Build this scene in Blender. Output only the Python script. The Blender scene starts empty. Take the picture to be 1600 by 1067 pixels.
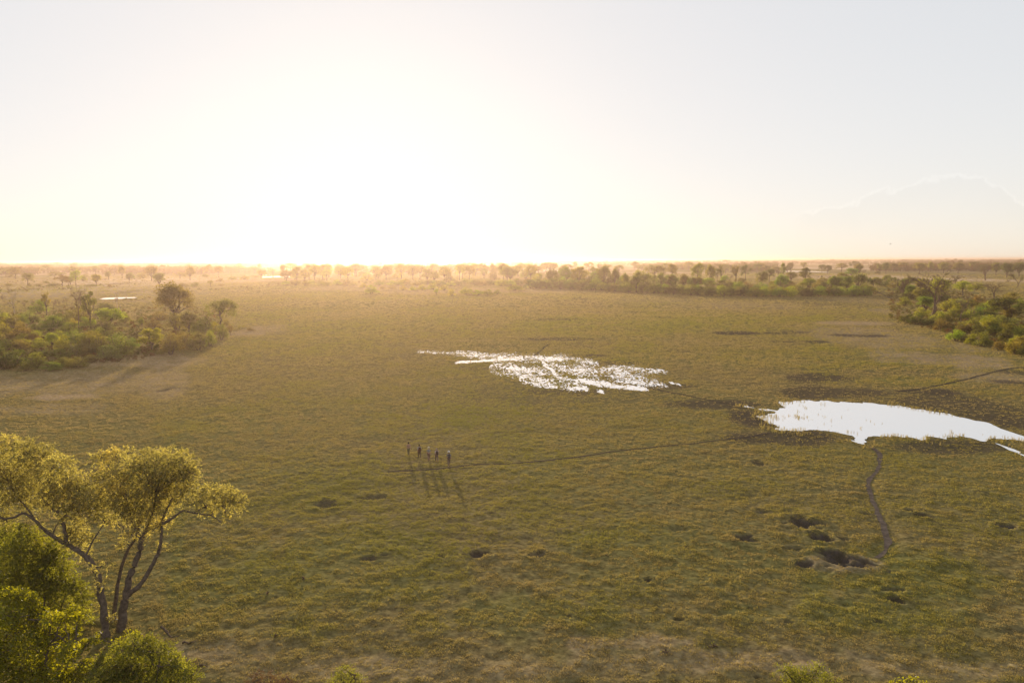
import bpy, math, random
import numpy as np
from mathutils import Matrix, Vector

# ------------------------------------------------------------------ camera
SC = bpy.context.scene
COL = SC.collection
CAM_H, PITCH, ROLL, FPX = 25.0, 5.86, 0.215, 1232.0      # FPX: focal length in pixels of a 1600 px wide frame
cam_data = bpy.data.cameras.new('camera')
cam_data.sensor_width = 36.0
cam_data.lens = 36.0 * FPX / 1600.0
cam_data.clip_start = 0.5
cam_data.clip_end = 90000.0
cam = bpy.data.objects.new('camera', cam_data)
COL.objects.link(cam)
CAM_R = Matrix.Rotation(math.radians(90 - PITCH), 4, 'X') @ Matrix.Rotation(math.radians(-ROLL), 4, 'Z')
cam.matrix_world = Matrix.Translation((0, 0, CAM_H)) @ CAM_R
SC.camera = cam

# ------------------------------------------------------------------ light
SUN_AZ, SUN_EL = -10.2, 6.1          # degrees; azimuth measured from straight ahead, negative to the left
world = bpy.data.worlds.new('World')
SC.world = world
world.use_nodes = True
wn, wl = world.node_tree.nodes, world.node_tree.links
wn.clear()
w_out = wn.new('ShaderNodeOutputWorld')
w_bg = wn.new('ShaderNodeBackground')
w_bg.inputs['Strength'].default_value = 0.15
sky = wn.new('ShaderNodeTexSky')
sky.sky_type = 'NISHITA'
sky.sun_disc = False
sky.sun_elevation = math.radians(SUN_EL)
sky.sun_rotation = math.radians(SUN_AZ)
sky.altitude = 900
sky.air_density = 0.95
sky.dust_density = 1.2
sky.ozone_density = 1.0
w_gam = wn.new('ShaderNodeGamma')                    # tone compression put into the sky colour: evens out its brightness and colour
w_gam.inputs['Gamma'].default_value = 0.175
w_mul = wn.new('ShaderNodeVectorMath'); w_mul.operation = 'MULTIPLY'
w_mul.inputs[1].default_value = (2.36, 2.29, 2.30)
wl.new(sky.outputs[0], w_gam.inputs['Color'])
wl.new(w_gam.outputs[0], w_mul.inputs[0])
CLOUD_IN = w_mul.outputs[0]      # a faint cloud bank is laid over this further down, once its outline is known
wl.new(CLOUD_IN, w_bg.inputs['Color'])
wl.new(w_bg.outputs[0], w_out.inputs['Surface'])

sun_data = bpy.data.lights.new('sun', 'SUN')
sun_data.energy = 5.0
sun_data.angle = math.radians(0.5)
sun_data.color = (1.0, 0.82, 0.60)
sun = bpy.data.objects.new('sun', sun_data)
COL.objects.link(sun)
_az, _el = math.radians(SUN_AZ), math.radians(SUN_EL)
SUN_DIR = Vector((math.sin(_az) * math.cos(_el), math.cos(_az) * math.cos(_el), math.sin(_el)))
sun.rotation_euler = SUN_DIR.to_track_quat('Z', 'Y').to_euler()
sun.location = SUN_DIR * 200

SC.view_settings.view_transform = 'Standard'
SC.view_settings.look = 'None'
SC.view_settings.exposure = 0.9
SC.view_settings.gamma = 1.0
SC.view_settings.use_curve_mapping = False
SC.render.engine = 'CYCLES'
SC.cycles.max_bounces = 6
SC.cycles.diffuse_bounces = 2
SC.cycles.glossy_bounces = 2
SC.cycles.transmission_bounces = 4
SC.cycles.transparent_max_bounces = 8
SC.cycles.volume_bounces = 0
SC.cycles.use_denoising = True
SC.cycles.sample_clamp_indirect = 4.0

# ------------------------------------------------------------------ numbers
RNG = np.random.default_rng(11)
random.seed(4)
_R = np.array(CAM_R.to_3x3())

def ray(px, py):
    px, py = np.asarray(px, float), np.asarray(py, float)
    d = np.stack([(px - 800) / FPX, -(py - 533.5) / FPX, -np.ones_like(px)], -1)
    return d @ _R.T

def ground_at(px, py):
    """point of the plain seen at this place of the photograph"""
    d = ray(px, py)
    t = -CAM_H / np.minimum(d[..., 2], -1e-4)
    return d[..., 0] * t, d[..., 1] * t

def project(x, y, z=0.0):
    p = np.stack([x, y, z - CAM_H + 0 * x], -1) @ _R
    return 800 - FPX * p[..., 0] / p[..., 2], 533.5 + FPX * p[..., 1] / p[..., 2]

def _hash(xi, yi, seed):
    h = (xi * 374761393 + yi * 668265263 + seed * 1442695041) & 0xffffffff
    h = ((h ^ (h >> 13)) * 1274126177) & 0xffffffff
    h = h ^ (h >> 16)
    return h / 4294967295.0

def vnoise(x, y, seed=0):
    xf, yf = np.floor(x), np.floor(y)
    xi, yi = xf.astype(np.int64), yf.astype(np.int64)
    u, v = x - xf, y - yf
    u, v = u * u * (3 - 2 * u), v * v * (3 - 2 * v)
    a, b = _hash(xi, yi, seed), _hash(xi + 1, yi, seed)
    c, d = _hash(xi, yi + 1, seed), _hash(xi + 1, yi + 1, seed)
    return (a * (1 - u) + b * u) * (1 - v) + (c * (1 - u) + d * u) * v

def fbm(x, y, scale, octaves=4, seed=0):
    x, y = x / scale, y / scale
    s, a, tot = 0.0, 1.0, 0.0
    for k in range(octaves):
        s = s + a * vnoise(x + 17.3 * k, y - 9.1 * k, seed + k)
        tot += a; a *= 0.5; x = x * 2.03; y = y * 2.03
    return s / tot

def smooth(a, b, v):
    t = np.clip((v - a) / (b - a), 0, 1)
    return t * t * (3 - 2 * t)

# ------------------------------------------------------------------ objects
def tag(o, label=None, cat=None, group=None, kind=None):
    if label: o['label'] = label
    if cat: o['category'] = cat
    if group: o['group'] = group
    if kind: o['kind'] = kind
    return o

def mesh_np(name, verts, faces, mats=(), midx=None, smooth_shade=False):
    """faces: (n,3) or (n,4) array, or a list of polygons"""
    me = bpy.data.meshes.new(name)
    verts = np.asarray(verts, np.float32)
    if isinstance(faces, np.ndarray):
        n, k = faces.shape
        me.vertices.add(len(verts)); me.vertices.foreach_set('co', verts.ravel())
        me.loops.add(n * k); me.loops.foreach_set('vertex_index', faces.astype(np.int32).ravel())
        me.polygons.add(n)
        me.polygons.foreach_set('loop_start', np.arange(0, n * k, k, dtype=np.int32))
        me.update(calc_edges=True)
    else:
        me.from_pydata(verts.tolist(), [], faces)
    for m in mats: me.materials.append(m)
    if midx is not None: me.polygons.foreach_set('material_index', np.asarray(midx, np.int32))
    me.polygons.foreach_set('use_smooth', np.full(len(me.polygons), bool(smooth_shade)))
    me.update()
    return me

def add(name, data, parent=None, loc=None):
    o = bpy.data.objects.new(name, data)
    COL.objects.link(o)
    if parent: o.parent = parent
    if loc is not None: o.location = loc
    return o

def float_attr(me, name, vals, domain='POINT'):
    a = me.attributes.new(name, 'FLOAT', domain)
    a.data.foreach_set('value', np.asarray(vals, np.float32))

def new_mat(name):
    m = bpy.data.materials.new(name)
    m.use_nodes = True
    m.node_tree.nodes.clear()
    return m, m.node_tree.nodes, m.node_tree.links

def ramp(nodes, stops):
    r = nodes.new('ShaderNodeValToRGB')
    els = r.color_ramp.elements
    els[0].position, els[0].color = stops[0][0], (*stops[0][1], 1)
    els[1].position, els[1].color = stops[-1][0], (*stops[-1][1], 1)
    for p, c in stops[1:-1]:
        e = els.new(p); e.color = (*c, 1)
    return r

def mix_col(nodes, links, fac, a, b, mode='MIX'):
    m = nodes.new('ShaderNodeMix'); m.data_type = 'RGBA'; m.blend_type = mode
    for sock, v in ((m.inputs[0], fac), (m.inputs[6], a), (m.inputs[7], b)):
        if isinstance(v, bpy.types.NodeSocket): links.new(v, sock)
        elif isinstance(v, (int, float)): sock.default_value = v
        else: sock.default_value = (*v, 1)
    return m.outputs[2]

def noise_node(nodes, links, scale, detail=4, rough=0.55, vec=None, dim='3D'):
    n = nodes.new('ShaderNodeTexNoise')
    n.inputs['Scale'].default_value = scale
    n.inputs['Detail'].default_value = detail
    n.inputs['Roughness'].default_value = rough
    if vec is not None: links.new(vec, n.inputs['Vector'])
    return n.outputs['Fac']

def maprange(nodes, links, v, a, b, c=0.0, d=1.0):
    n = nodes.new('ShaderNodeMapRange')
    links.new(v, n.inputs[0])
    for k, x in zip((1, 2, 3, 4), (a, b, c, d)): n.inputs[k].default_value = x
    return n.outputs[0]

def leaf_material(name, base, transl=0.5, tcol=None, var=0.35, use_obj=True):
    """leaf: light both reflected and let through; base colour varies from leaf clump to leaf clump"""
    m, n, l = new_mat(name)
    out = n.new('ShaderNodeOutputMaterial')
    geo = n.new('ShaderNodeNewGeometry')
    oi = n.new('ShaderNodeObjectInfo')
    tc = n.new('ShaderNodeTexCoord')
    nz = noise_node(n, l, 0.35, 2, 0.5, tc.outputs['Object'])
    r = ramp(n, [(0.3, tuple(c * (1 - var) for c in base)), (0.55, base),
                 (0.8, (base[0] * (1 + var * 1.5), base[1] * (1 + var), base[2] * (1 + var * .4)))])
    l.new(nz, r.inputs[0])
    isl = maprange(n, l, geo.outputs['Random Per Island'], 0, 1, 0.72, 1.3)
    c1 = n.new('ShaderNodeVectorMath'); c1.operation = 'SCALE'
    l.new(r.outputs[0], c1.inputs[0]); l.new(isl, c1.inputs['Scale'])
    col = c1.outputs[0]
    if use_obj:
        c2 = n.new('ShaderNodeVectorMath'); c2.operation = 'MULTIPLY'
        l.new(col, c2.inputs[0]); l.new(oi.outputs['Color'], c2.inputs[1]); col = c2.outputs[0]
    df = n.new('ShaderNodeBsdfDiffuse'); tr = n.new('ShaderNodeBsdfTranslucent')
    gl = n.new('ShaderNodeBsdfGlossy'); gl.inputs['Roughness'].default_value = 0.45
    gl.inputs['Color'].default_value = (1, 1, 1, 1)
    l.new(col, df.inputs[0])
    c3 = n.new('ShaderNodeVectorMath'); c3.operation = 'MULTIPLY'
    l.new(col, c3.inputs[0]); c3.inputs[1].default_value = tcol or (1.9, 1.5, 0.5)
    l.new(c3.outputs[0], tr.inputs[0])
    mx = n.new('ShaderNodeMixShader'); mx.inputs[0].default_value = transl
    l.new(df.outputs[0], mx.inputs[1]); l.new(tr.outputs[0], mx.inputs[2])
    m2 = n.new('ShaderNodeMixShader'); m2.inputs[0].default_value = 0.02
    l.new(mx.outputs[0], m2.inputs[1]); l.new(gl.outputs[0], m2.inputs[2])
    l.new(m2.outputs[0], out.inputs['Surface'])
    return m

def simple_mat(name, col, rough=0.85, scale=8.0, var=0.3, spec=0.0):
    m, n, l = new_mat(name)
    out = n.new('ShaderNodeOutputMaterial'); b = n.new('ShaderNodeBsdfPrincipled')
    tc = n.new('ShaderNodeTexCoord')
    nz = noise_node(n, l, scale, 5, 0.6, tc.outputs['Object'])
    r = ramp(n, [(0.25, tuple(c * (1 - var) for c in col)), (0.75, tuple(min(1, c * (1 + var)) for c in col))])
    l.new(nz, r.inputs[0]); l.new(r.outputs[0], b.inputs['Base Color'])
    b.inputs['Roughness'].default_value = rough; b.inputs['Specular IOR Level'].default_value = spec
    bp = n.new('ShaderNodeBump'); bp.inputs['Strength'].default_value = 0.4; bp.inputs['Distance'].default_value = 0.02
    l.new(nz, bp.inputs['Height']); l.new(bp.outputs[0], b.inputs['Normal'])
    l.new(b.outputs[0], out.inputs['Surface'])
    return m

# ------------------------------------------------------------------ faint cumulus bank, part of the sky
def sky_cloud():
    top = [(1255, 330), (1300, 322), (1335, 317), (1352, 304), (1375, 296), (1405, 293), (1422, 284), (1450, 279), (1478, 272), (1505, 270),
           (1530, 274), (1556, 284), (1585, 302), (1615, 318), (1680, 334)]
    pts = []
    for px, py in top:
        d = ray(px, py); d = d / np.linalg.norm(d); pts.append((math.degrees(math.atan2(d[0], d[1])), math.degrees(math.asin(d[2]))))
    a0, a1, emax = 18.0, 40.0, 8.0
    n, l = wn, wl
    tc = n.new('ShaderNodeTexCoord'); sp = n.new('ShaderNodeSeparateXYZ'); l.new(tc.outputs['Generated'], sp.inputs[0])
    def m(op, a, b=None, c=None, clamp=False):
        x = n.new('ShaderNodeMath'); x.operation = op; x.use_clamp = clamp
        for i, v in enumerate((a, b, c)):
            if v is None: continue
            if isinstance(v, bpy.types.NodeSocket): l.new(v, x.inputs[i])
            else: x.inputs[i].default_value = v
        return x.outputs[0]
    az = m('MULTIPLY', m('ARCTAN2', sp.outputs['X'], sp.outputs['Y']), 57.29578)
    el = m('MULTIPLY', m('ARCSINE', sp.outputs['Z']), 57.29578)
    fc = n.new('ShaderNodeFloatCurve')
    cv = fc.mapping.curves[0]
    cv.points[0].location = (0, 0); cv.points[1].location = (1, 0)
    for a, e in pts: cv.points.new((a - a0) / (a1 - a0), e / emax)
    fc.mapping.update()
    l.new(m('DIVIDE', m('SUBTRACT', az, a0), a1 - a0, clamp=True), fc.inputs['Value'])
    h = m('MULTIPLY', fc.outputs[0], emax)
    nz = n.new('ShaderNodeTexNoise'); nz.inputs['Scale'].default_value = 80; nz.inputs['Detail'].default_value = 5; nz.inputs['Roughness'].default_value = .6
    l.new(tc.outputs['Generated'], nz.inputs['Vector'])
    under = m('ADD', m('SUBTRACT', h, el), m('MULTIPLY', m('SUBTRACT', nz.outputs['Fac'], .56), 1.5))     # degrees below the cloud top
    def rng(v, a, b, c, d):
        x = n.new('ShaderNodeMapRange'); x.interpolation_type = 'SMOOTHSTEP'; l.new(v, x.inputs[0])
        for k, q in zip((1, 2, 3, 4), (a, b, c, d)): x.inputs[k].default_value = q
        return x.outputs[0]
    present = rng(h, 2.6, 3.6, 0, 1)
    body = m('MULTIPLY', m('MULTIPLY', rng(under, -.05, .25, 0, 1), rng(under, .3, 2.6, 1, .25)), present)
    rim = m('MULTIPLY', m('MULTIPLY', rng(under, -.06, .06, 0, 1), rng(under, .05, .32, 1, 0)), present)
    f = m('ADD', m('SUBTRACT', 1.0, m('MULTIPLY', body, .022)), m('MULTIPLY', rim, .05))
    mu = n.new('ShaderNodeVectorMath'); mu.operation = 'SCALE'; l.new(CLOUD_IN, mu.inputs[0]); l.new(f, mu.inputs['Scale'])
    l.new(mu.outputs[0], w_bg.inputs['Color'])
sky_cloud()

# ================================================================== the plain
# (px, py) below are places in the 1600 x 1067 photograph, turned into metres on the plain by ground_at()
POND = [(1155,633),(1185,637),(1212,640),(1225,636),(1218,630),(1240,626),(1262,624),(1290,627),(1330,629),(1365,630),
        (1392,633),(1402,632),(1430,638),(1470,644),(1515,655),(1540,660),(1570,672),(1600,680),(1650,690),(1650,694),
        (1600,690),(1560,687),(1546,689),(1565,694),(1600,711),(1650,732),(1650,737),(1595,710),(1548,690),(1530,688),
        (1500,681),(1440,687),(1405,681),(1352,680),(1358,688),(1363,694),(1350,696),(1338,690),(1330,681),(1310,677),
        (1290,672),(1245,675),(1215,672),(1200,670),(1222,668),(1200,660),(1183,650),(1200,648),(1210,644),(1190,641)]
FAR_WATER = [  # (px, py, half width, half height) bright strips of water on the far flats
    (183, 466.5, 22, 1.6), (1258, 424.3, 13, 1.5), (1228, 424.6, 8, 1.0), (435, 432.5, 26, 1.7), (408, 430.6, 10, .8), (1500, 431.5, 7, .7)]
MARSH = [  # strokes of standing water between the tufts: x0,y0,x1,y1,half height px,strength
    (655,549,715,553,2.2,.56),(715,552,790,559,4.0,.62),(790,558,885,560,6.5,.58),(714,566,770,563,2.0,.95),(770,562,818,560,4.2,.82),
    (795,568,812,578,5.0,.58),(848,566,856,571,2.4,.85),(850,571,862,577,1.8,1.1),(862,577,868,586,2.8,1.1),(815,588,850,584,5.0,.62),
    (830,590,900,599,5.0,.60),(870,589,930,600,2.4,.92),(930,600,1008,608,2.4,1.15),(905,594,960,601,3.0,.92),(940,577,1000,578,5.0,.60),(1000,579,1038,580,3.0,.52),
    (960,595,1035,601,3.6,.54),(820,598,900,606,3.0,.52),(888,607,915,606,3.0,.72),(870,558,930,566,4.0,.44),
    (870,572,1010,590,9.0,.42),(780,572,880,592,9.0,.43),(935,611,942,612,1.6,.95),(1048,598,1062,601,1.4,.6)]
TRAILS = [  # worn tracks, half width in metres
    ('trail_pond', .35, [(1361,697),(1368,703),(1374,712),(1373,722),(1371,731),(1362,741),(1358,750),(1360,768),(1367,786),(1375,806),(1382,824),(1388,842),(1386,856),(1378,867),(1368,872)]),
    ('trail_walkers', .25, [(1205,676),(1165,683),(1120,688),(1080,693),(1020,699),(960,705),(905,714),(850,720),(790,725),(745,725),(712,729),(680,733),(645,735),(600,737)]),
    ('trail_marsh', .38, [(1015,607),(1040,612),(1068,617),(1090,622),(1115,627),(1140,631),(1160,634)]),
    ('trail_upper', .40, [(1400,612),(1438,608),(1470,601),(1505,594),(1535,586),(1560,579),(1580,575),(1610,574),(1660,572)]),
    ('trail_back', .3, [(834,556),(842,550),(850,543),(858,538)]),
    ('trail_far', .9, [(1400,470),(1362,452),(1330,445),(1310,438)])]
PITS = [  # dug and trodden hollows: px, py, half width, half height, depth m
    (1254,818,23,8,.45),(1284,840,14,6,.35),(1318,842,9,3,.2),(1308,875,27,10,.42),(1338,882,20,6,.35),(1303,866,14,8,.4),(1256,880,13,5,.35),
    (1243,857,16,4,.18),(1163,842,14,6,.3),(1190,800,8,3,.2),(1420,799,9,3,.25),(1440,806,11,4,.35),(1572,822,12,4,.3),(1350,803,8,3,.2),
    (1392,920,18,4,.2),(1400,936,10,6,.3),(1390,892,7,3,.2),(1398,909,9,3,.25),(748,866,15,6,.35),(840,867,12,4,.2),(576,872,11,4,.25),
    (600,867,9,3,.2),(510,787,19,6,.22),(584,776,22,4,.18),(1013,908,7,4,.3),(1187,723,10,4,.2),(1345,877,9,4,.3),(690,870,6,2,.15),
    (1300,976,7,3,.2),(1370,970,7,3,.2),(1185,1058,6,3,.2),(1230,972,6,3,.2),(885,980,4,3,.2),(890,963,3,3,.2),(1580,985,20,6,.12),
    (260,608,8,3,.2),(1500,746,14,4,.1),(1168,775,12,3,.1),(1060,828,16,4,.1),(1060,968,8,3,.15)]
MUD_AND_SHADE = [  # darker damp or trampled ground, and one far shadow painted dark: px, py, half width, half height, strength
    (1150,521,45,3.2,.9),(1205,521,30,2.2,.7),(1362,525,42,3.0,.8),(1325,524,26,3,.8),(1283,590,62,5.5,.75),(1255,596,40,3,.5),(1222,534,20,1.6,.7),
    (1275,534,20,1.6,.7),(1235,519,22,2,.6),(1330,474,75,7,.35),(880,530,66,3.2,.62),(905,467,20,2.2,.5),(880,499,40,2.2,.6),(1000,488,18,1.3,.6),  # the widest, farthest patch here is shade painted into the ground colour
    (1035,496,18,1.4,.6),(930,556,24,3,.6),(960,568,50,4,.45),(765,541,60,3,.35),(1040,604,60,5,.6),(1120,632,80,9,.75),(1180,655,45,16,.85),
    (1215,684,110,11,.75),(1330,686,60,6,.5),(1470,698,130,10,.7),(1320,614,130,9,.7),(1450,628,110,13,.62),(1530,640,90,15,.62),(1590,660,60,14,.7),
    (1580,597,30,4,.7),(1468,613,26,5,.8),(1420,611,36,4,.6),(1590,582,30,5,.6),(900,612,90,7,.55),(760,575,70,5,.35),(640,556,40,5,.25),
    (1100,548,60,4,.3),(1000,452,30,1.5,.4),(1290,880,70,16,.35),(1240,855,50,6,.3),(1560,745,70,12,.2),(1420,580,20,2,.5),(1355,580,14,2,.5),
    (262,688,26,3,.3),(860,618,240,18,.35),(1400,560,120,4,.3),(1180,600,90,4,.25),(470,640,60,3,.25),(700,600,70,4,.25),(735,392,10,2,0)]
BARE = [  # pale sandy or dry-grass ground
    (90,600,300,26,.55),(60,640,150,14,.4),(240,565,130,12,.65),(380,520,60,14,.7),(90,620,70,7,1.0),(420,438,60,3,.6),(750,455,150,5,.55),
    (560,450,110,5,.5),(1390,530,110,20,.55),(1470,562,90,14,.7),(1330,505,60,3,.9),(1560,590,80,10,.5),(1430,490,50,8,.5),(1160,478,110,8,.35),
    (1040,470,70,5,.3),(1350,470,60,6,.35),(1300,417.6,75,1.8,1.2),(1145,416.8,30,1.2,.6),(930,419.5,50,2.0,1.1),(1470,431,25,1.8,1.0),(1280,432,60,2.6,.8),
    (700,1045,420,26,.34),(1150,1030,260,26,.45),(330,1020,140,30,.42),(1420,1045,200,18,.35),(210,470,60,4,.5),(100,428,70,1.8,.8),
    (1000,1005,120,16,.5),(1315,880,60,14,.5),(40,465,60,4,.3),(300,440,60,4,.3)]
LUSH = [  # greener grass
    (520,900,260,70,.5),(420,760,160,50,.35),(1450,900,200,50,.6),(1350,960,220,30,.5),(1100,880,300,60,.3),(800,960,200,30,.4),(1220,560,220,22,.5),
    (1120,500,160,12,.5),(1420,595,90,9,.6),(900,510,200,18,.45),(60,452,120,5,.7),(420,540,120,20,.2),(1000,740,300,40,.1),(1200,430,120,3,.6),
    (330,655,120,30,.3),(1330,426,60,2.5,.7),(700,640,150,40,.25)]

def blob_world(px, py, rx, ry):
    cx, cy = ground_at(px, py)
    ax = abs(ground_at(px + rx, py)[0] - cx)
    y1 = ground_at(px, max(py - ry, 408.6))[1]
    y0 = ground_at(px, py + ry)[1]
    return float(cx), float(cy), float(ax), float(max(1e-3, (y1 - cy))), float(max(1e-3, cy - y0))

def blob_field(lst, x, y, wob=.45, seed=0):
    out = np.zeros_like(x)
    d = np.hypot(x, y)
    s = np.clip(d / 60, 1, 60)
    n1 = fbm(x / s, y / (s * 2.5), 2.2, 4, 40 + seed) - .5
    for b in lst:
        px, py, rx, ry, st = b[:5]
        cx, cy, ax, u, v = blob_world(px, py, rx, ry)
        m = (np.abs(x - cx) < ax * 2.4) & (y < cy + u * 2.4) & (y > cy - v * 2.4)
        if not m.any(): continue
        dy = y[m] - cy
        q = np.sqrt(((x[m] - cx) / ax) ** 2 + np.where(dy > 0, dy / u, dy / v) ** 2) + n1[m] * wob * 3
        out[m] = np.maximum(out[m], st * (1 - smooth(.45, 1.35, q)))
    return out

def pit_field(x, y):
    """depth of the hollows with a slight rim, and how bare they are"""
    h, bare = np.zeros_like(x), np.zeros_like(x)
    n1 = (fbm(x, y, .8, 4, 77) - .5) * 1.7
    for px, py, rx, ry, dep in PITS:
        rx *= 1.2; ry *= 1.2
        cx, cy, ax, u, v = blob_world(px, py, rx, ry)
        R = max(ax, (u + v) / 2) * 2.2
        m = (np.abs(x - cx) < R) & (np.abs(y - cy) < R * 1.1)
        if not m.any(): continue
        q = np.sqrt(((x[m] - cx) / ax) ** 2 + ((y[m] - cy) / max((u + v) / 2, ax * .5)) ** 2) + n1[m] * .8
        h[m] += -dep * (1 - smooth(.35, 1.0, q)) + dep * .28 * np.exp(-((q - 1.25) / .25) ** 2)
        bare[m] = np.maximum(bare[m], (1 - smooth(.6, 1.25, q)) * min(1, dep / .32))
    return h, bare

_pond_w = np.array(ground_at(*np.array(POND, float).T)).T
def poly_sdf(x, y, poly, ysc=1.0):
    """signed distance to a polygon in metres, negative inside"""
    P = poly * [1, ysc]; Y = y * ysc
    d = np.full(x.shape, 1e9); inside = np.zeros(x.shape, bool)
    for i in range(len(P)):
        ax, ay = P[i]; bx, by = P[(i + 1) % len(P)]
        ex, ey = bx - ax, by - ay
        t = np.clip(((x - ax) * ex + (Y - ay) * ey) / (ex * ex + ey * ey), 0, 1)
        d = np.minimum(d, np.hypot(x - ax - t * ex, Y - ay - t * ey))
        c = ((ay > Y) != (by > Y)) & (x < ex * (Y - ay) / (ey if ey else 1e-9) + ax)
        inside ^= c
    return np.where(inside, -d, d)

def pond_value(x, y):
    """> 0 where the large pond stands"""
    sd = poly_sdf(x, y, _pond_w, .35)
    return -sd + (fbm(x, y * .4, 1.1, 5, 5) - .5) * 1.5 - .05

def marsh_value(x, y):
    best = np.zeros_like(x)
    for x0, y0, x1, y1, hh, st in MARSH:
        ax, ay = map(float, ground_at(x0, y0)); bx, by = map(float, ground_at(x1, y1))
        k = 1 / 6.0                                     # depth counts less than breadth
        w = hh * CAM_H and hh * np.hypot(ax, ay) / FPX
        ey, ex = (by - ay) * k, bx - ax
        t = np.clip(((x - ax) * ex + (y * k - ay * k) * ey) / (ex * ex + ey * ey + 1e-9), 0, 1)
        q = np.hypot(x - ax - t * ex, y * k - ay * k - t * ey) / w
        best = np.maximum(best, st * np.exp(-(q ** 2) * .6))
    n = fbm(x, y * .36, .24, 3, 21)
    n2 = fbm(x, y * .30, 3.0, 2, 25)
    return best - .40 - (n - .5) * 2.7 - (n2 - .5) * .9 - (best < .06) * 2

def terrain(x, y):
    d = np.hypot(x, y)
    near = 1 - smooth(250, 600, d)
    h = (fbm(x, y, 3.2, 3, 3) - .5) * .16 * near + (fbm(x, y, 1.15, 2, 13) - .5) * .15 * (1 - smooth(70, 190, d)) + (fbm(x, y, 14, 2, 9) - .5) * .25 * near
    ph, pb = pit_field(x, y)
    mud_shade = np.maximum(blob_field(MUD_AND_SHADE, x, y, .5, 1), pb * .95)
    sand = blob_field(BARE, x, y, .5, 2)
    lush = blob_field(LUSH, x, y, .6, 3)
    return h, ph, mud_shade, sand, lush

def dist_to_lines(x, y, lines):
    best = np.full(x.shape, 1e9)
    for hw, pts in lines:
        P = np.array(ground_at(*np.array(pts, float).T)).T
        for i in range(len(P) - 1):
            ax, ay = P[i]; ex, ey = P[i + 1] - P[i]
            m = (x > min(ax, ax + ex) - 3) & (x < max(ax, ax + ex) + 3) & (y > min(ay, ay + ey) - 3) & (y < max(ay, ay + ey) + 3)
            if not m.any(): continue
            t = np.clip(((x[m] - ax) * ex + (y[m] - ay) * ey) / (ex * ex + ey * ey), 0, 1)
            best[m] = np.minimum(best[m], np.hypot(x[m] - ax - t * ex, y[m] - ay - t * ey) - hw)
    return best
TRAIL_LINES = [(w, p) for _, w, p in TRAILS]

def far_water_mask(x, y):
    m = np.zeros(x.shape, bool)
    for b in FAR_WATER:
        cx, cy, ax, u, v = blob_world(*b)
        dy = y - cy
        m |= (((x - cx) / ax) ** 2 + np.where(dy > 0, dy / u, dy / v) ** 2) < 1.3
    return m

def surface_h(x, y, full=False):
    """height of the plain; flat and low where water lies, flat along the worn tracks"""
    h, ph, mud_shade, sand, lush = terrain(x, y)
    wx0, wx1 = -26, 70
    reg = (y > 95) & (y < 250) & (x > -30) & (x < 120)
    flat = np.zeros_like(x)
    if reg.any():
        xr, yr = x[reg], y[reg]
        pv = -poly_sdf(xr, yr, _pond_w, .35)
        bb = np.zeros_like(xr)
        for x0, y0, x1, y1, hh, st in MARSH:
            ax, ay = map(float, ground_at(x0, y0)); bx, by = map(float, ground_at(x1, y1))
            t = np.clip(((xr - ax) * (bx - ax) + (yr - ay) * (by - ay) / 36) / ((bx - ax) ** 2 + (by - ay) ** 2 / 36 + 1e-9), 0, 1)
            q = np.hypot(xr - ax - t * (bx - ax), (yr - ay - t * (by - ay)) / 6) / (hh * np.hypot(ax, ay) / FPX)
            bb = np.maximum(bb, np.exp(-q ** 2 * .3))
        flat[reg] = np.maximum(smooth(-1.6, -.4, pv), smooth(.3, .6, bb))
    tr = dist_to_lines(x, y, TRAIL_LINES)
    tf = 1 - smooth(.2, 1.2, tr)
    tf = tf * (y < 400)
    h = h * (1 - np.maximum(flat, tf)) + ph * (1 - flat)
    h = h - .03 * flat - .02 * tf * (1 - flat)
    return (h, mud_shade, sand, lush, tr, flat) if full else h

# ---- mesh of the plain: rings whose spacing grows with distance, one sheet to the horizon
AZ = np.radians(np.arange(-39, 39.01, .125))
DEP = np.concatenate([np.arange(33.5, 6, -.07), np.arange(6, 1.0, -.045), np.arange(1.0, .2, -.03), [.15, .12, .1, .089]])
DIST = CAM_H / np.tan(np.radians(DEP))
A2, D2 = np.meshgrid(AZ, DIST)
gx, gy = (D2 * np.sin(A2)).ravel(), (D2 * np.cos(A2)).ravel()
gh, gmud_shade, gsand, glush, gtr, gflat = surface_h(gx, gy, True)
edge = (1 - smooth(math.radians(36.5), math.radians(38.5), np.abs(A2))).ravel() * smooth(DIST[0], DIST[6], D2).ravel()
gh = gh * edge
nr, nc = A2.shape
idx = np.arange(nr * nc).reshape(nr, nc)
quads = np.stack([idx[:-1, :-1], idx[:-1, 1:], idx[1:, 1:], idx[1:, :-1]], -1).reshape(-1, 4)[:, ::-1]
V = np.stack([gx, gy, gh], -1)
# the rest of the sheet: beside and behind the camera
RA = np.radians(np.linspace(39, 321, 48)); RD = np.array([DIST[0], 70, 150, 400, 1500, 6000, DIST[-1]])
RD[-1] = DIST[-1]
ra, rd = np.meshgrid(RA, RD)
V2 = np.stack([(rd * np.sin(ra)).ravel(), (rd * np.cos(ra)).ravel(), np.zeros(ra.size)], -1)
i2 = np.arange(ra.size).reshape(ra.shape) + len(V)
q2 = np.stack([i2[:-1, :-1], i2[:-1, 1:], i2[1:, 1:], i2[1:, :-1]], -1).reshape(-1, 4)[:, ::-1]
ringa = np.radians(np.linspace(0, 360, 96, endpoint=False))
V3 = np.concatenate([np.stack([DIST[0] * np.sin(ringa), DIST[0] * np.cos(ringa), 0 * ringa], -1), [[0, 0, 0]]])
b3 = len(V) + len(V2)
q3 = np.array([[b3 + 96, b3 + (i + 1) % 96, b3 + i, b3 + i] for i in range(96)])
faces = np.concatenate([quads, q2])
ground_me = mesh_np('ground', np.concatenate([V, V2]), faces, smooth_shade=True)
zz = np.zeros(len(V2))
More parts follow.
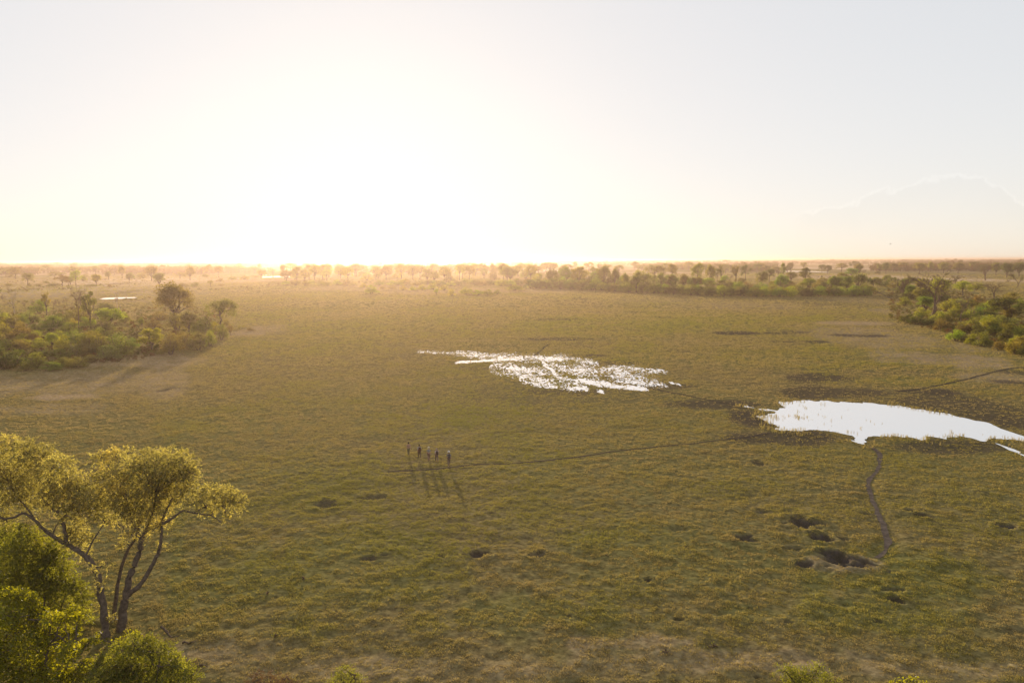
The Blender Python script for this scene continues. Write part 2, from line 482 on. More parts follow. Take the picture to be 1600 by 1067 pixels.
for nm, v in (('mud_shade', gmud_shade), ('sand', gsand), ('lush', glush)):
    float_attr(ground_me, nm, np.concatenate([v, zz]))
inner_me = mesh_np('ground_near', V3 + [0, 0, -.004], [(96, (i + 1) % 96, i) for i in range(96)], smooth_shade=True)

def ground_material():
    m, n, l = new_mat('savanna_ground')
    out = n.new('ShaderNodeOutputMaterial'); b = n.new('ShaderNodeBsdfPrincipled')
    geo = n.new('ShaderNodeNewGeometry'); pos = geo.outputs['Position']
    def at(name):
        a = n.new('ShaderNodeAttribute'); a.attribute_name = name; return a.outputs['Fac']
    def stretch(sx, sy):
        v = n.new('ShaderNodeVectorMath'); v.operation = 'MULTIPLY'; v.inputs[1].default_value = (sx, sy, 1)
        l.new(pos, v.inputs[0]); return v.outputs[0]
    nf = noise_node(n, l, 1.6, 6, .72, pos)
    nm_ = noise_node(n, l, .17, 5, .62, pos)
    nb = noise_node(n, l, .018, 4, .55, stretch(1, .45))
    nh = noise_node(n, l, .0021, 5, .6, stretch(1, .35))
    # grass cover seen as a whole
    fine = ramp(n, [(.30, (.065, .048, .024)), (.46, (.14, .105, .046)), (.58, (.21, .16, .068)), (.75, (.31, .24, .10))])
    l.new(nf, fine.inputs[0])
    fine2 = ramp(n, [(.30, (.060, .054, .020)), (.48, (.135, .122, .038)), (.62, (.20, .18, .058)), (.8, (.28, .25, .08))])
    l.new(nf, fine2.inputs[0])
    gm = maprange(n, l, nm_, .42, .62)
    gb = maprange(n, l, nb, .42, .6)
    add_ = n.new('ShaderNodeMath'); add_.operation = 'MULTIPLY_ADD'; add_.use_clamp = True
    l.new(gm, add_.inputs[0]); add_.inputs[1].default_value = .35; l.new(gb, add_.inputs[2])
    ad2 = n.new('ShaderNodeMath'); ad2.operation = 'MULTIPLY_ADD'; ad2.use_clamp = True
    l.new(add_.outputs[0], ad2.inputs[0]); ad2.inputs[1].default_value = .55; l.new(at('lush'), ad2.inputs[2])
    col = mix_col(n, l, ad2.outputs[0], fine.outputs[0], fine2.outputs[0])
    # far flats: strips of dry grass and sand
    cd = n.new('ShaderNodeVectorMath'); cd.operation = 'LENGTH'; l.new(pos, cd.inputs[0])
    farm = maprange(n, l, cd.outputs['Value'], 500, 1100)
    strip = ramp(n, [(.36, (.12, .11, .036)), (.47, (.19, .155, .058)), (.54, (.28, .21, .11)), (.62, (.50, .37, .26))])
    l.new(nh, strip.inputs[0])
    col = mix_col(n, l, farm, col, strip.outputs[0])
    # sand and dry thatch
    sn = ramp(n, [(.3, (.15, .10, .06)), (.5, (.30, .215, .125)), (.7, (.46, .34, .21))])
    l.new(nf, sn.inputs[0])
    sm = n.new('ShaderNodeMath'); sm.operation = 'MULTIPLY_ADD'; sm.use_clamp = True
    l.new(maprange(n, l, nm_, .3, .7, -.35, .35), sm.inputs[0]); sm.inputs[1].default_value = 1.0; l.new(at('sand'), sm.inputs[2])
    sfac = n.new('ShaderNodeMath'); sfac.operation = 'MULTIPLY'; sfac.use_clamp = True
    l.new(sm.outputs[0], sfac.inputs[0]); l.new(maprange(n, l, at('sand'), .02, .4), sfac.inputs[1])
    col = mix_col(n, l, sfac.outputs[0], col, sn.outputs[0])
    # damp mud, also the tone of the painted far shadow
    mn = ramp(n, [(.3, (.028, .022, .018)), (.55, (.062, .049, .042)), (.8, (.105, .084, .072))])
    l.new(nf, mn.inputs[0])
    mm = n.new('ShaderNodeMath'); mm.operation = 'MULTIPLY_ADD'; mm.use_clamp = True
    l.new(maprange(n, l, nf, .3, .7, -.3, .25), mm.inputs[0]); mm.inputs[1].default_value = 1.0; l.new(at('mud_shade'), mm.inputs[2])
    mfac = n.new('ShaderNodeMath'); mfac.operation = 'MULTIPLY'; mfac.use_clamp = True
    l.new(mm.outputs[0], mfac.inputs[0]); l.new(maprange(n, l, at('mud_shade'), .02, .55), mfac.inputs[1])
    col = mix_col(n, l, mfac.outputs[0], col, mn.outputs[0])
    l.new(col, b.inputs['Base Color'])
    b.inputs['Roughness'].default_value = .9
    b.inputs['Specular IOR Level'].default_value = 0.0
    bp = n.new('ShaderNodeBump'); bp.inputs['Strength'].default_value = .9; bp.inputs['Distance'].default_value = .12
    l.new(nf, bp.inputs['Height'])
    bp2 = n.new('ShaderNodeBump'); bp2.inputs['Strength'].default_value = .8; bp2.inputs['Distance'].default_value = .5
    l.new(nm_, bp2.inputs['Height']); l.new(bp2.outputs[0], bp.inputs['Normal'])
    l.new(bp.outputs[0], b.inputs['Normal'])
    l.new(b.outputs[0], out.inputs['Surface'])
    return m
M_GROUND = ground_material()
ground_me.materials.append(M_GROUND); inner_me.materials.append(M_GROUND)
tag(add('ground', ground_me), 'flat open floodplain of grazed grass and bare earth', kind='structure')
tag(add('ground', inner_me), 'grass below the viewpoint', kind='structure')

# ---- water: the outline is traced on a fine grid, cut along the contour
def contour_mesh(name, fn, x0, x1, y0, y1, cx, cy, z):
    xs, ys = np.arange(x0, x1, cx), np.arange(y0, y1, cy)
    X, Y = np.meshgrid(xs, ys); F = fn(X.ravel(), Y.ravel()).reshape(X.shape)
    verts, faces_, cache = [], [], {}
    def vert(key, x, y):
        if key not in cache:
            cache[key] = len(verts); verts.append((x, y, z))
        return cache[key]
    act = np.argwhere((F[:-1, :-1] > 0) | (F[:-1, 1:] > 0) | (F[1:, :-1] > 0) | (F[1:, 1:] > 0))
    for j, i in act:
        c = [(j, i), (j, i + 1), (j + 1, i + 1), (j + 1, i)]
        poly = []
        for k in range(4):
            a, b = c[k], c[(k + 1) % 4]; fa, fb = F[a], F[b]
            if fa > 0: poly.append(vert(a, xs[a[1]], ys[a[0]]))
            if (fa > 0) != (fb > 0):
                t = fa / (fa - fb)
                key = (min(a, b), max(a, b))
                poly.append(vert(key, xs[a[1]] + t * (xs[b[1]] - xs[a[1]]), ys[a[0]] + t * (ys[b[0]] - ys[a[0]])))
        if len(poly) >= 3: faces_.append(poly)
    return mesh_np(name, verts, faces_, [M_WATER])

def water_material():
    m, n, l = new_mat('still_water')
    out = n.new('ShaderNodeOutputMaterial')
    geo = n.new('ShaderNodeNewGeometry')
    df = n.new('ShaderNodeBsdfDiffuse'); df.inputs['Color'].default_value = (.09, .07, .05, 1)
    gl = n.new('ShaderNodeBsdfGlossy'); gl.inputs['Roughness'].default_value = .04
    gl.inputs['Color'].default_value = (.97, .97, .97, 1)
    nz = noise_node(n, l, 1.4, 3, .5, geo.outputs['Position'])
    bp = n.new('ShaderNodeBump'); bp.inputs['Strength'].default_value = .05; bp.inputs['Distance'].default_value = .01
    l.new(nz, bp.inputs['Height']); l.new(bp.outputs[0], gl.inputs['Normal'])
    lw = n.new('ShaderNodeLayerWeight'); lw.inputs['Blend'].default_value = .5
    fac = maprange(n, l, lw.outputs['Facing'], .35, .80, .15, .91)
    mx = n.new('ShaderNodeMixShader'); l.new(fac, mx.inputs[0])
    l.new(df.outputs[0], mx.inputs[1]); l.new(gl.outputs[0], mx.inputs[2])
    l.new(mx.outputs[0], out.inputs['Surface'])
    return m
M_WATER = water_material()
px0 = _pond_w[:, 0].min() - 1; px1 = _pond_w[:, 0].max() + 1; py0 = _pond_w[:, 1].min() - 2; py1 = _pond_w[:, 1].max() + 2
tag(add('water', contour_mesh('pond', pond_value, px0, px1, py0, py1, .22, .5, .012)),
    'large still pond on the right reflecting the pale sky', kind='structure')
mx0, my1 = ground_at(640, 540); mx1, my0 = ground_at(1075, 622)
tag(add('water', contour_mesh('marsh', marsh_value, float(mx0) - 4, float(mx1) + 14, float(my0), float(my1), .16, .42, .012)),
    'shallow water glittering between grass tufts in mid field', kind='structure')
for k, b in enumerate(FAR_WATER):
    cx, cy, ax, u, v = blob_world(*b)
    an = np.linspace(0, 2 * math.pi, 40, endpoint=False)
    rr = 1 + .22 * (np.sin(an * 3 + k) * .5 + np.sin(an * 7 + 2 * k) * .3)
    vv = [(cx + ax * r * math.cos(t), cy + (u if math.sin(t) > 0 else v) * r * math.sin(t), .25) for t, r in zip(an, rr)]
    tag(add('water', mesh_np('far_pool', vv, [list(range(40))], [M_WATER])),
        'bright strip of water on the far flats', kind='structure')

# ---- worn tracks
M_WET = simple_mat('damp_track', (.068, .053, .042), .95, 1.4, .4)
M_TRACK = simple_mat('trodden_earth', (.105, .082, .066), .95, 1.4, .5)
for nm, hw, pts in TRAILS:
    P = np.array(ground_at(*np.array(pts, float).T)).T
    seg = np.r_[0, np.cumsum(np.hypot(*np.diff(P, axis=0).T))]
    s = np.arange(0, seg[-1], .45)
    X, Y = np.interp(s, seg, P[:, 0]), np.interp(s, seg, P[:, 1])
    for _ in range(6):
        X[1:-1] = (X[:-2] + 2 * X[1:-1] + X[2:]) / 4; Y[1:-1] = (Y[:-2] + 2 * Y[1:-1] + Y[2:]) / 4
    X += (fbm(s, s * 0 + hw, 4, 2, 61) - .5) * .8
    tx, ty = np.gradient(X), np.gradient(Y); L = np.hypot(tx, ty); nx, ny = -ty / L, tx / L
    wl_ = hw * (.15 + 1.1 * fbm(s, s * 0, 1.3, 4, 62)); wr = hw * (.15 + 1.1 * fbm(s, s * 0 + 9, 1.3, 4, 63))
    vv = np.concatenate([np.stack([X + nx * wl_, Y + ny * wl_, 0 * X + .022], -1), np.stack([X, Y, 0 * X + .012], -1), np.stack([X - nx * wr, Y - ny * wr, 0 * X + .022], -1)])
    n_ = len(s); i = np.arange(n_ - 1)
    ff = np.concatenate([np.stack([i, i + 1, i + 1 + n_, i + n_], -1), np.stack([i + n_, i + 1 + n_, i + 1 + 2 * n_, i + 2 * n_], -1)])[:, ::-1]
    tag(add('path', mesh_np('path', vv, ff, [M_TRACK if nm == 'trail_pond' else M_WET], smooth_shade=True)), 'narrow game trail worn through the grass', kind='structure')

# ---- air
def haze_box():
    m, n, l = new_mat('haze')
    out = n.new('ShaderNodeOutputMaterial'); v = n.new('ShaderNodeVolumePrincipled')
    v.inputs['Color'].default_value = (.56, .415, .325, 1)
    v.inputs['Density'].default_value = HAZE_DENSITY
    v.inputs['Anisotropy'].default_value = HAZE_G
    l.new(v.outputs[0], out.inputs['Volume'])
    R, z0, z1 = 16500.0, -1.5, 32.0
    vv = [(x, y, z) for z in (z0, z1) for y in (-R, R) for x in (-R, R)]
    ff = [(0, 2, 3, 1), (4, 5, 7, 6), (0, 1, 5, 4), (2, 6, 7, 3), (0, 4, 6, 2), (1, 3, 7, 5)]
    tag(add('haze', mesh_np('haze', vv, ff, [m])), 'warm evening haze over the plain', kind='stuff')
HAZE_DENSITY, HAZE_G = .00015, .68
haze_box()

# ================================================================== grass
def grass_material(name, dry, green, transl=.55):
    m, n, l = new_mat(name)
    out = n.new('ShaderNodeOutputMaterial')
    geo = n.new('ShaderNodeNewGeometry')
    at = n.new('ShaderNodeAttribute'); at.attribute_type = 'INSTANCER'; at.attribute_name = 'tint'
    r = ramp(n, [(0.0, dry[0]), (.35, dry[1]), (.65, green[0]), (1.0, green[1])])
    l.new(at.outputs['Fac'], r.inputs[0])
    isl = maprange(n, l, geo.outputs['Random Per Island'], 0, 1, .78, 1.2)
    sc = n.new('ShaderNodeVectorMath'); sc.operation = 'SCALE'
    l.new(r.outputs[0], sc.inputs[0]); l.new(isl, sc.inputs['Scale'])
    df = n.new('ShaderNodeBsdfDiffuse'); tr = n.new('ShaderNodeBsdfTranslucent')
    l.new(sc.outputs[0], df.inputs[0])
    s2 = n.new('ShaderNodeVectorMath'); s2.operation = 'MULTIPLY'; s2.inputs[1].default_value = (1.22, 1.18, .72)
    l.new(sc.outputs[0], s2.inputs[0]); l.new(s2.outputs[0], tr.inputs[0])
    mx = n.new('ShaderNodeMixShader'); mx.inputs[0].default_value = transl
    l.new(df.outputs[0], mx.inputs[1]); l.new(tr.outputs[0], mx.inputs[2])
    l.new(mx.outputs[0], out.inputs['Surface'])
    return m
M_GRASS = grass_material('grass_blades', ((.262, .200, .112), (.245, .192, .082)), ((.220, .190, .060), (.175, .168, .042)))

def tuft_mesh(name, blades, radius, height, width, lean, seed):
    r = np.random.default_rng(seed)
    v, f = [], []
    for k in range(blades):
        a = r.uniform(0, 2 * math.pi); d = radius * math.sqrt(r.uniform(0, 1))
        bx, by = d * math.cos(a), d * math.sin(a)
        h = height * r.uniform(.45, 1.1); la = a + r.normal(0, .9); ln = lean * r.uniform(.3, 1.2) * h
        w = width * r.uniform(.7, 1.3); wa = r.uniform(0, math.pi)
        dx, dy = math.cos(wa) * w, math.sin(wa) * w
        mx_, my_ = bx + math.cos(la) * ln * .35, by + math.sin(la) * ln * .35
        tx, ty = bx + math.cos(la) * ln, by + math.sin(la) * ln
        i = len(v)
        v += [(bx - dx, by - dy, -.02), (bx + dx, by + dy, -.02), (mx_ + dx * .8, my_ + dy * .8, h * .6), (mx_ - dx * .8, my_ - dy * .8, h * .6), (tx, ty, h)]
        f += [[i, i + 1, i + 2, i + 3], [i + 3, i + 2, i + 4]]
    me = mesh_np(name, v, f, [M_GRASS])
    return bpy.data.objects.new(name, me)          # only a source for the instances below, not linked to the scene

TUFTS = [tuft_mesh('tuft_a', 16, .12, .085, .010, .8, 1), tuft_mesh('tuft_b', 22, .20, .065, .010, 1.1, 2),
         tuft_mesh('tuft_c', 14, .09, .12, .008, .7, 3), tuft_mesh('tuft_d', 26, .28, .08, .014, 1.0, 4),
         tuft_mesh('reed', 9, .10, .55, .012, .25, 5)]

def scatter(name, pts, scale, rot, tint, which, sources, label, mat_keep=True):
    """one object whose instances stand at pts (geometry nodes)"""
    me = bpy.data.meshes.new(name)
    me.vertices.add(len(pts)); me.vertices.foreach_set('co', np.asarray(pts, np.float32).ravel())
    for nm, v in (('sc', scale), ('tint', tint), ('rot', rot)): float_attr(me, nm, v)
    a = me.attributes.new('which', 'INT', 'POINT'); a.data.foreach_set('value', np.asarray(which, np.int32))
    o = add(name, me)
    ng = bpy.data.node_groups.new(name, 'GeometryNodeTree')
    ng.interface.new_socket('Geometry', in_out='INPUT', socket_type='NodeSocketGeometry')
    ng.interface.new_socket('Geometry', in_out='OUTPUT', socket_type='NodeSocketGeometry')
    n, l = ng.nodes, ng.links
    gi, go = n.new('NodeGroupInput'), n.new('NodeGroupOutput')
    g2i = n.new('GeometryNodeGeometryToInstance')
    for s in sources[::-1]:
        oi = n.new('GeometryNodeObjectInfo'); oi.inputs['Object'].default_value = s; oi.inputs['As Instance'].default_value = True
        l.new(oi.outputs['Geometry'], g2i.inputs[0])
    def attr(nm, t='FLOAT'):
        x = n.new('GeometryNodeInputNamedAttribute'); x.data_type = t; x.inputs['Name'].default_value = nm
        return [s for s in x.outputs if s.enabled and s.name == 'Attribute'][0]
    iop = n.new('GeometryNodeInstanceOnPoints'); iop.inputs['Pick Instance'].default_value = True
    m2p = n.new('GeometryNodeMeshToPoints')
    l.new(gi.outputs[0], m2p.inputs['Mesh']); l.new(m2p.outputs[0], iop.inputs['Points'])
    l.new(g2i.outputs[0], iop.inputs['Instance']); l.new(attr('which', 'INT'), iop.inputs['Instance Index'])
    cx = n.new('ShaderNodeCombineXYZ'); l.new(attr('rot'), cx.inputs['Z'])
    l.new(cx.outputs[0], iop.inputs['Rotation']); l.new(attr('sc'), iop.inputs['Scale'])
    l.new(iop.outputs[0], go.inputs[0])
    md = o.modifiers.new('scatter', 'NODES'); md.node_group = ng
    tag(o, label, kind='stuff')
    return o

def grass_points():
    out = []
    bands = [(40, 60, 21.0, .82), (60, 90, 16, .85), (90, 130, 9.0, 1.05), (130, 190, 4.4, 1.4), (190, 280, 2.1, 1.9), (280, 420, .85, 2.7), (420, 640, .28, 3.8), (640, 1000, .07, 5.5), (1000, 1500, .02, 8)]
    for d0, d1, dens, sc in bands:
        amax = math.radians(36.0)
        n = int((d1 * d1 - d0 * d0) * amax * dens)
        d = np.sqrt(RNG.uniform(d0 * d0, d1 * d1, n)); a = RNG.uniform(-amax, amax, n)
        x, y = d * np.sin(a), d * np.cos(a)
        out.append(np.stack([x, y, np.full(n, sc) * RNG.uniform(.65, 1.35, n)], -1))
    P = np.concatenate(out); x, y, s = P.T
    h, mud_shade, sand, lush, tr, flat = surface_h(x, y, True)
    clump = fbm(x, y, 1.1, 3, 31); mid = fbm(x, y, 7, 3, 33); big = fbm(x, y * .5, 38, 3, 35)
    keep = np.ones(len(x), bool)
    keep &= tr > .10 + (fbm(x, y, .7, 2, 39) - .55) * .6
    keep &= RNG.uniform(0, 1, len(x)) > np.clip(mud_shade * 1.05 - .08, 0, .93)
    keep &= RNG.uniform(0, 1, len(x)) > np.clip(sand * .55 - .1, 0, .7)
    keep &= (clump + .35 * mid + .5 * (fbm(x, y, .42, 2, 37) - .5)) > .56
    pond = (y > 95) & (y < 260) & (x > -30) & (x < 120)
    pv = np.full(len(x), -9.0); pv[pond] = pond_value(x[pond], y[pond])
    mv = np.full(len(x), -9.0); mv[pond] = marsh_value(x[pond], y[pond])
    keep &= (pv < .1) & (mv < .06)
    keep &= ~far_water_mask(x, y)
    tint = .33 + (mid - .5) * .8 + (big - .5) * 1.1 + lush * .45 - sand * .5 + RNG.normal(0, .10, len(x))
    lit = RNG.uniform(0, 1, len(x))
    s = s * (.55 + .85 * clump + .5 * (fbm(x, y, 1.15, 2, 13) - .5)) * (1 + .35 * lush) * (1 - .3 * np.clip(sand, 0, 1)) * (1 - .25 * mud_shade)
    which = RNG.integers(0, 4, len(x))
    k = keep
    return np.stack([x, y, h], -1)[k], s[k], RNG.uniform(0, 6.28, k.sum()), np.clip(tint, 0, 1)[k], which[k]
scatter('grass', *grass_points(), TUFTS, 'short grazed grass, olive and straw coloured, across the floodplain')

# reeds and sedge standing in the shallow edges of the pond and the marsh
def reed_points():
    xs, ys = [], []
    n = 26000
    x = RNG.uniform(px0, px1, n); y = RNG.uniform(py0, py1, n)
    pv = pond_value(x, y)
    k = (pv > -.9) & (pv < .55) & (fbm(x, y * .5, 4, 3, 51) > .52 - .10 * (x < 48)) & (RNG.uniform(0, 1, n) < .35)
    k |= (pv > .2) & (x < 50) & (fbm(x, y * .4, 1.6, 2, 52) > .62) & (RNG.uniform(0, 1, n) < .3)
    k |= (pv > .2) & (RNG.uniform(0, 1, n) < .004)
    xs.append(x[k]); ys.append(y[k])
    n = 9000
    x = RNG.uniform(float(mx0), float(mx1) + 10, n); y = RNG.uniform(float(my0), float(my1), n)
    mv = marsh_value(x, y)
    k = (mv > -.35) & (mv < .12) & (RNG.uniform(0, 1, n) < .5)
    xs.append(x[k]); ys.append(y[k])
    x, y = np.concatenate(xs), np.concatenate(ys)
    n = len(x)
    return np.stack([x, y, np.full(n, -.03)], -1), RNG.uniform(.35, 1.0, n), RNG.uniform(0, 6.28, n), np.clip(RNG.normal(.35, .2, n), 0, 1), np.full(n, 4)
scatter('reeds', *reed_points(), TUFTS, 'thin sedge standing in the shallow edges of the ponds')

# ================================================================== plants
M_LEAF = leaf_material('leaves', (.12, .125, .034), .52, (2.25, 2.0, .5))
M_LEAF_FINE = leaf_material('fine_leaves', (.18, .175, .09), .66, (2.6, 2.2, .75), use_obj=False)
M_LEAF_BROAD = leaf_material('broad_leaves', (.125, .145, .016), .66, (3.1, 2.4, .3), use_obj=False)
M_LEAF_SHRUB = leaf_material('shrub_leaves', (.135, .145, .034), .6, (2.2, 1.95, .42), use_obj=False)
M_BARK = simple_mat('bark', (.115, .085, .062), .9, 3.0, .45)
M_TWIG = simple_mat('bare_twigs', (.15, .10, .072), .9, 3.0, .3)
M_PALE = simple_mat('bleached_wood', (.34, .27, .21), .9, 3.0, .3)

def tube(V, F, pts, rad, sides=5, cap=False):
    pts = np.asarray(pts, float); n = len(pts); b = len(V)
    T = np.gradient(pts, axis=0); T /= np.linalg.norm(T, axis=1)[:, None] + 1e-9
    up = np.array([0.31, .17, .93])
    for i in range(n):
        u = np.cross(T[i], up); u /= np.linalg.norm(u) + 1e-9; w = np.cross(T[i], u)
        for k in range(sides):
            a = 2 * math.pi * k / sides
            V.append(tuple(pts[i] + rad[i] * (math.cos(a) * u + math.sin(a) * w)))
    for i in range(n - 1):
        for k in range(sides):
            k2 = (k + 1) % sides
            F.append([b + i * sides + k, b + i * sides + k2, b + (i + 1) * sides + k2, b + (i + 1) * sides + k])

def bend(a, b, r, sag=0.0, n=5, wob=.08):
    a, b = np.asarray(a, float), np.asarray(b, float)
    t = np.linspace(0, 1, n)[:, None]; L = np.linalg.norm(b - a)
    P = a + (b - a) * t + np.array([0, 0, sag * L]) * (t * (1 - t) * 4)
    P[1:-1] += r.normal(0, wob * L / 2, (n - 2, 3))
    return P

def leaf_quads(C, size, r, aspect=.5, droop=0.0, dirs=None):
    """rhombic leaves at points C"""
    n = len(C)
    if dirs is None:
        d = r.normal(size=(n, 3)); d[:, 2] = d[:, 2] * .7 - droop
    else: d = dirs + r.normal(size=(n, 3)) * .25
    d /= np.linalg.norm(d, axis=1)[:, None]
    s = np.cross(d, r.normal(size=(n, 3))); s /= np.linalg.norm(s, axis=1)[:, None] + 1e-9
    L = size * r.uniform(.6, 1.35, n)[:, None]
    V = np.stack([C - d * L * .5, C + s * L * aspect * .5 - d * L * .05, C + d * L * .5, C - s * L * aspect * .5 - d * L * .05], 1).reshape(-1, 3)
    return V, np.arange(n * 4).reshape(n, 4)

def clump_points(centre, rad, n, r, flat=.75, shell=.5):
    u = r.normal(size=(n, 3)); u /= np.linalg.norm(u, axis=1)[:, None]
    q = r.uniform(0, 1, n) ** shell
    P = u * q[:, None] * rad; P[:, 2] *= flat
    return P + centre

def make_template(kind, seed, leaves=900, leaf=.3):
    """returns (crown mesh or None, trunk mesh), about 10 m high and 10 m broad"""
    r = np.random.default_rng(seed)
    TV, TF = [], []; cl = []
    def limbs(root, tips, r0):
        for c, rd in tips:
            mid = root + (c - root) * .5 + np.array([0, 0, -.05 * np.linalg.norm(c - root)])
            P = bend(root, c, r, .06, 5, .10)
            tube(TV, TF, P, np.linspace(r0 * .55, r0 * .12, len(P)), 4)
            for _ in range(2):
                e = c + r.normal(size=3) * rd * .6
                tube(TV, TF, bend(P[3], e, r, 0, 3), [r0 * .15, r0 * .1, r0 * .03], 3)
    if kind == 'bush':
        nb = 20
        for k in range(nb):
            a = r.uniform(0, 6.28); q = math.sqrt(r.uniform(0, 1)); rr = 3.6 * q
            z = 8.6 * math.sqrt(max(0, 1 - (q * .92) ** 2)) * r.uniform(.62, 1.0)
            rd = r.uniform(1.3, 2.1)
            for zz in ([z - rd * .6] + ([z * .45] if r.uniform() < .75 else [])):
                cl.append((np.array([rr * math.cos(a), rr * math.sin(a), max(zz, .8)]), rd))
        for k in range(7):
            a = k * .9 + r.uniform(-.3, .3)
            e = np.array([2.5 * math.cos(a), 2.5 * math.sin(a), r.uniform(4, 7)])
            tube(TV, TF, bend([.3 * math.cos(a), .3 * math.sin(a), -.3], e, r), np.linspace(.16, .04, 5), 4)
    elif kind == 'round':
        root = np.array([0, 0, 2.2])
        tube(TV, TF, bend([0, 0, -.3], root, r, 0, 4, .05), np.linspace(.34, .24, 4), 6)
        for k in range(34):
            u = r.normal(size=3); u /= np.linalg.norm(u)
            if u[2] < -.35: u[2] *= -1
            c = np.array([0, 0, 5.0]) + u * np.array([3.7, 3.7, 3.9]) * r.uniform(.5, 1)
            cl.append((c, r.uniform(1.1, 1.75)))
        limbs(root, cl[::3], .30)
    elif kind == 'umbrella':
        root = np.array([r.uniform(-.4, .4), 0, 4.2])
        tube(TV, TF, bend([0, 0, -.3], root, r, 0, 5, .08), np.linspace(.30, .20, 5), 6)
        for k in range(30):
            a = r.uniform(0, 6.28); q = math.sqrt(r.uniform(0, 1))
            z = 9.0 - 2.4 * q * q + r.normal(0, .35)
            if k > 17: z -= r.uniform(1.0, 3.4)
            cl.append((np.array([4.0 * q * math.cos(a), 4.0 * q * math.sin(a), z]), r.uniform(.95, 1.5)))
        limbs(root, cl[::3], .28)
    elif kind == 'airy':
        root = np.array([0, 0, 3.0])
        tube(TV, TF, bend([0, 0, -.3], root, r, 0, 4, .06), np.linspace(.4, .28, 4), 6)
        for k in range(15):
            u = r.normal(size=3); u /= np.linalg.norm(u); u[2] = abs(u[2])
            c = np.array([0, 0, 4.6]) + u * np.array([3.8, 3.8, 4.6]) * r.uniform(.6, 1)
            cl.append((c, r.uniform(.7, 1.25)))
        limbs(root, cl, .34)
    def branch(p, d, L, rad, lvl, maxl, spread, upw):
        e = p + d * L
        m = (p + e) / 2 + r.normal(size=3) * L * .07
        tube(TV, TF, [p, m, e], [rad, rad * .85, rad * .68], 5 if lvl < 2 else 3)
        if lvl >= maxl: return
        for k in range(3 if lvl < maxl - 1 else 4):
            nd = d + r.normal(size=3) * spread + np.array([0, 0, upw])
            nd /= np.linalg.norm(nd)
            branch(e if k < 2 else m, nd, L * r.uniform(.58, .85), max(rad * .6, .022), lvl + 1, maxl, spread, upw)
    if kind == 'vase':
        branch(np.array([0, 0, -.3]), np.array([.05, 0, 1.]), 2.6, .20, 0, 5, .42, .12)
    elif kind == 'bare':
        branch(np.array([0, 0, -.3]), np.array([.0, 0, 1.]), 3.4, .15, 0, 5, .52, .05)
    elif kind == 'snag':
        branch(np.array([0, 0, -.3]), np.array([.0, .0, 1.]), 4.2, .26, 0, 3, .45, .2)
    if kind in ('vase', 'bare', 'snag'):
        A = np.array(TV); top = A[:, 2].max(); sp = np.percentile(np.abs(A[:, :2]), 99)
        A[:, 2] *= 10 / top; A[:, :2] *= 5 / sp if kind != 'snag' else 1.0; TV = A.tolist()
        tips = A[r.integers(len(A) // 3, len(A), leaves // 3)]
        hi = tips[tips[:, 2] > 4.0]
        if kind == 'vase': C = hi + r.normal(0, .22, hi.shape)
        else: C = hi[:len(hi) // 3] + r.normal(0, .25, hi[:len(hi) // 3].shape)
        if kind == 'snag': C = C[:30]
        lf = leaf * .75
    else:
        w = np.array([rd ** 2 for _, rd in cl]); w = w / w.sum()
        C = np.concatenate([clump_points(c, rd, max(6, int(leaves * ww)), r, .78, .6) for (c, rd), ww in zip(cl, w)])
        lf = leaf
    C = C[C[:, 2] > .15]
    LV, LF = leaf_quads(C, lf, r, .6)
    woody = M_PALE if kind == 'snag' else (M_TWIG if kind in ('bare', 'vase') else M_BARK)
    crown = mesh_np(kind + '_crown', LV, LF, [M_LEAF])
    trunk = mesh_np(kind + '_trunk', TV, TF, [woody], smooth_shade=True)
    return crown, trunk

TEMPL = {}
for kind, cnt, lv, lf in (('bush', 7, 3600, .40), ('round', 5, 4200, .40), ('umbrella', 5, 3400, .38), ('airy', 4, 2000, .38),
                          ('vase', 3, 1500, .3), ('bare', 4, 900, .3), ('snag', 3, 300, .3)):
    TEMPL[kind] = [make_template(kind, 100 + 17 * i + len(kind) * 7, lv, lf) for i in range(cnt)]

NAMES = {'bush': 'bush', 'round': 'leafy_tree', 'umbrella': 'acacia_tree', 'airy': 'slender_tree', 'vase': 'brown_tree', 'bare': 'bare_tree', 'snag': 'dead_tree'}
TINT = {  # multipliers on the leaf colour
    'green': (.98, 1.18, .75), 'olive': (1.05, 1.05, 1.0), 'dark': (.55, .58, .6), 'yellow': (1.5, 1.5, .75), 'brown': (1.02, .88, 1.05),
    'rust': (1.22, 1.0, 1.05), 'lime': (1.5, 1.6, .6), 'grey': (1.15, 1.0, 1.9)}
TWORD = {'green': 'green', 'olive': 'olive green', 'dark': 'dark green', 'yellow': 'yellowish', 'brown': 'brownish', 'rust': 'rusty brown', 'lime': 'bright green', 'grey': 'greyish'}
KWORD = {'bush': 'rounded bush', 'round': 'full-crowned tree', 'umbrella': 'flat-topped acacia', 'airy': 'open-crowned tree', 'vase': 'upswept half-bare tree',
         'bare': 'leafless twiggy tree', 'snag': 'dead pale snag'}
PLANTS = []      # (kind, px, py, height px, width px, colour, zone)
def P_(zone, rows):
    for row in rows: PLANTS.append((*row, zone))

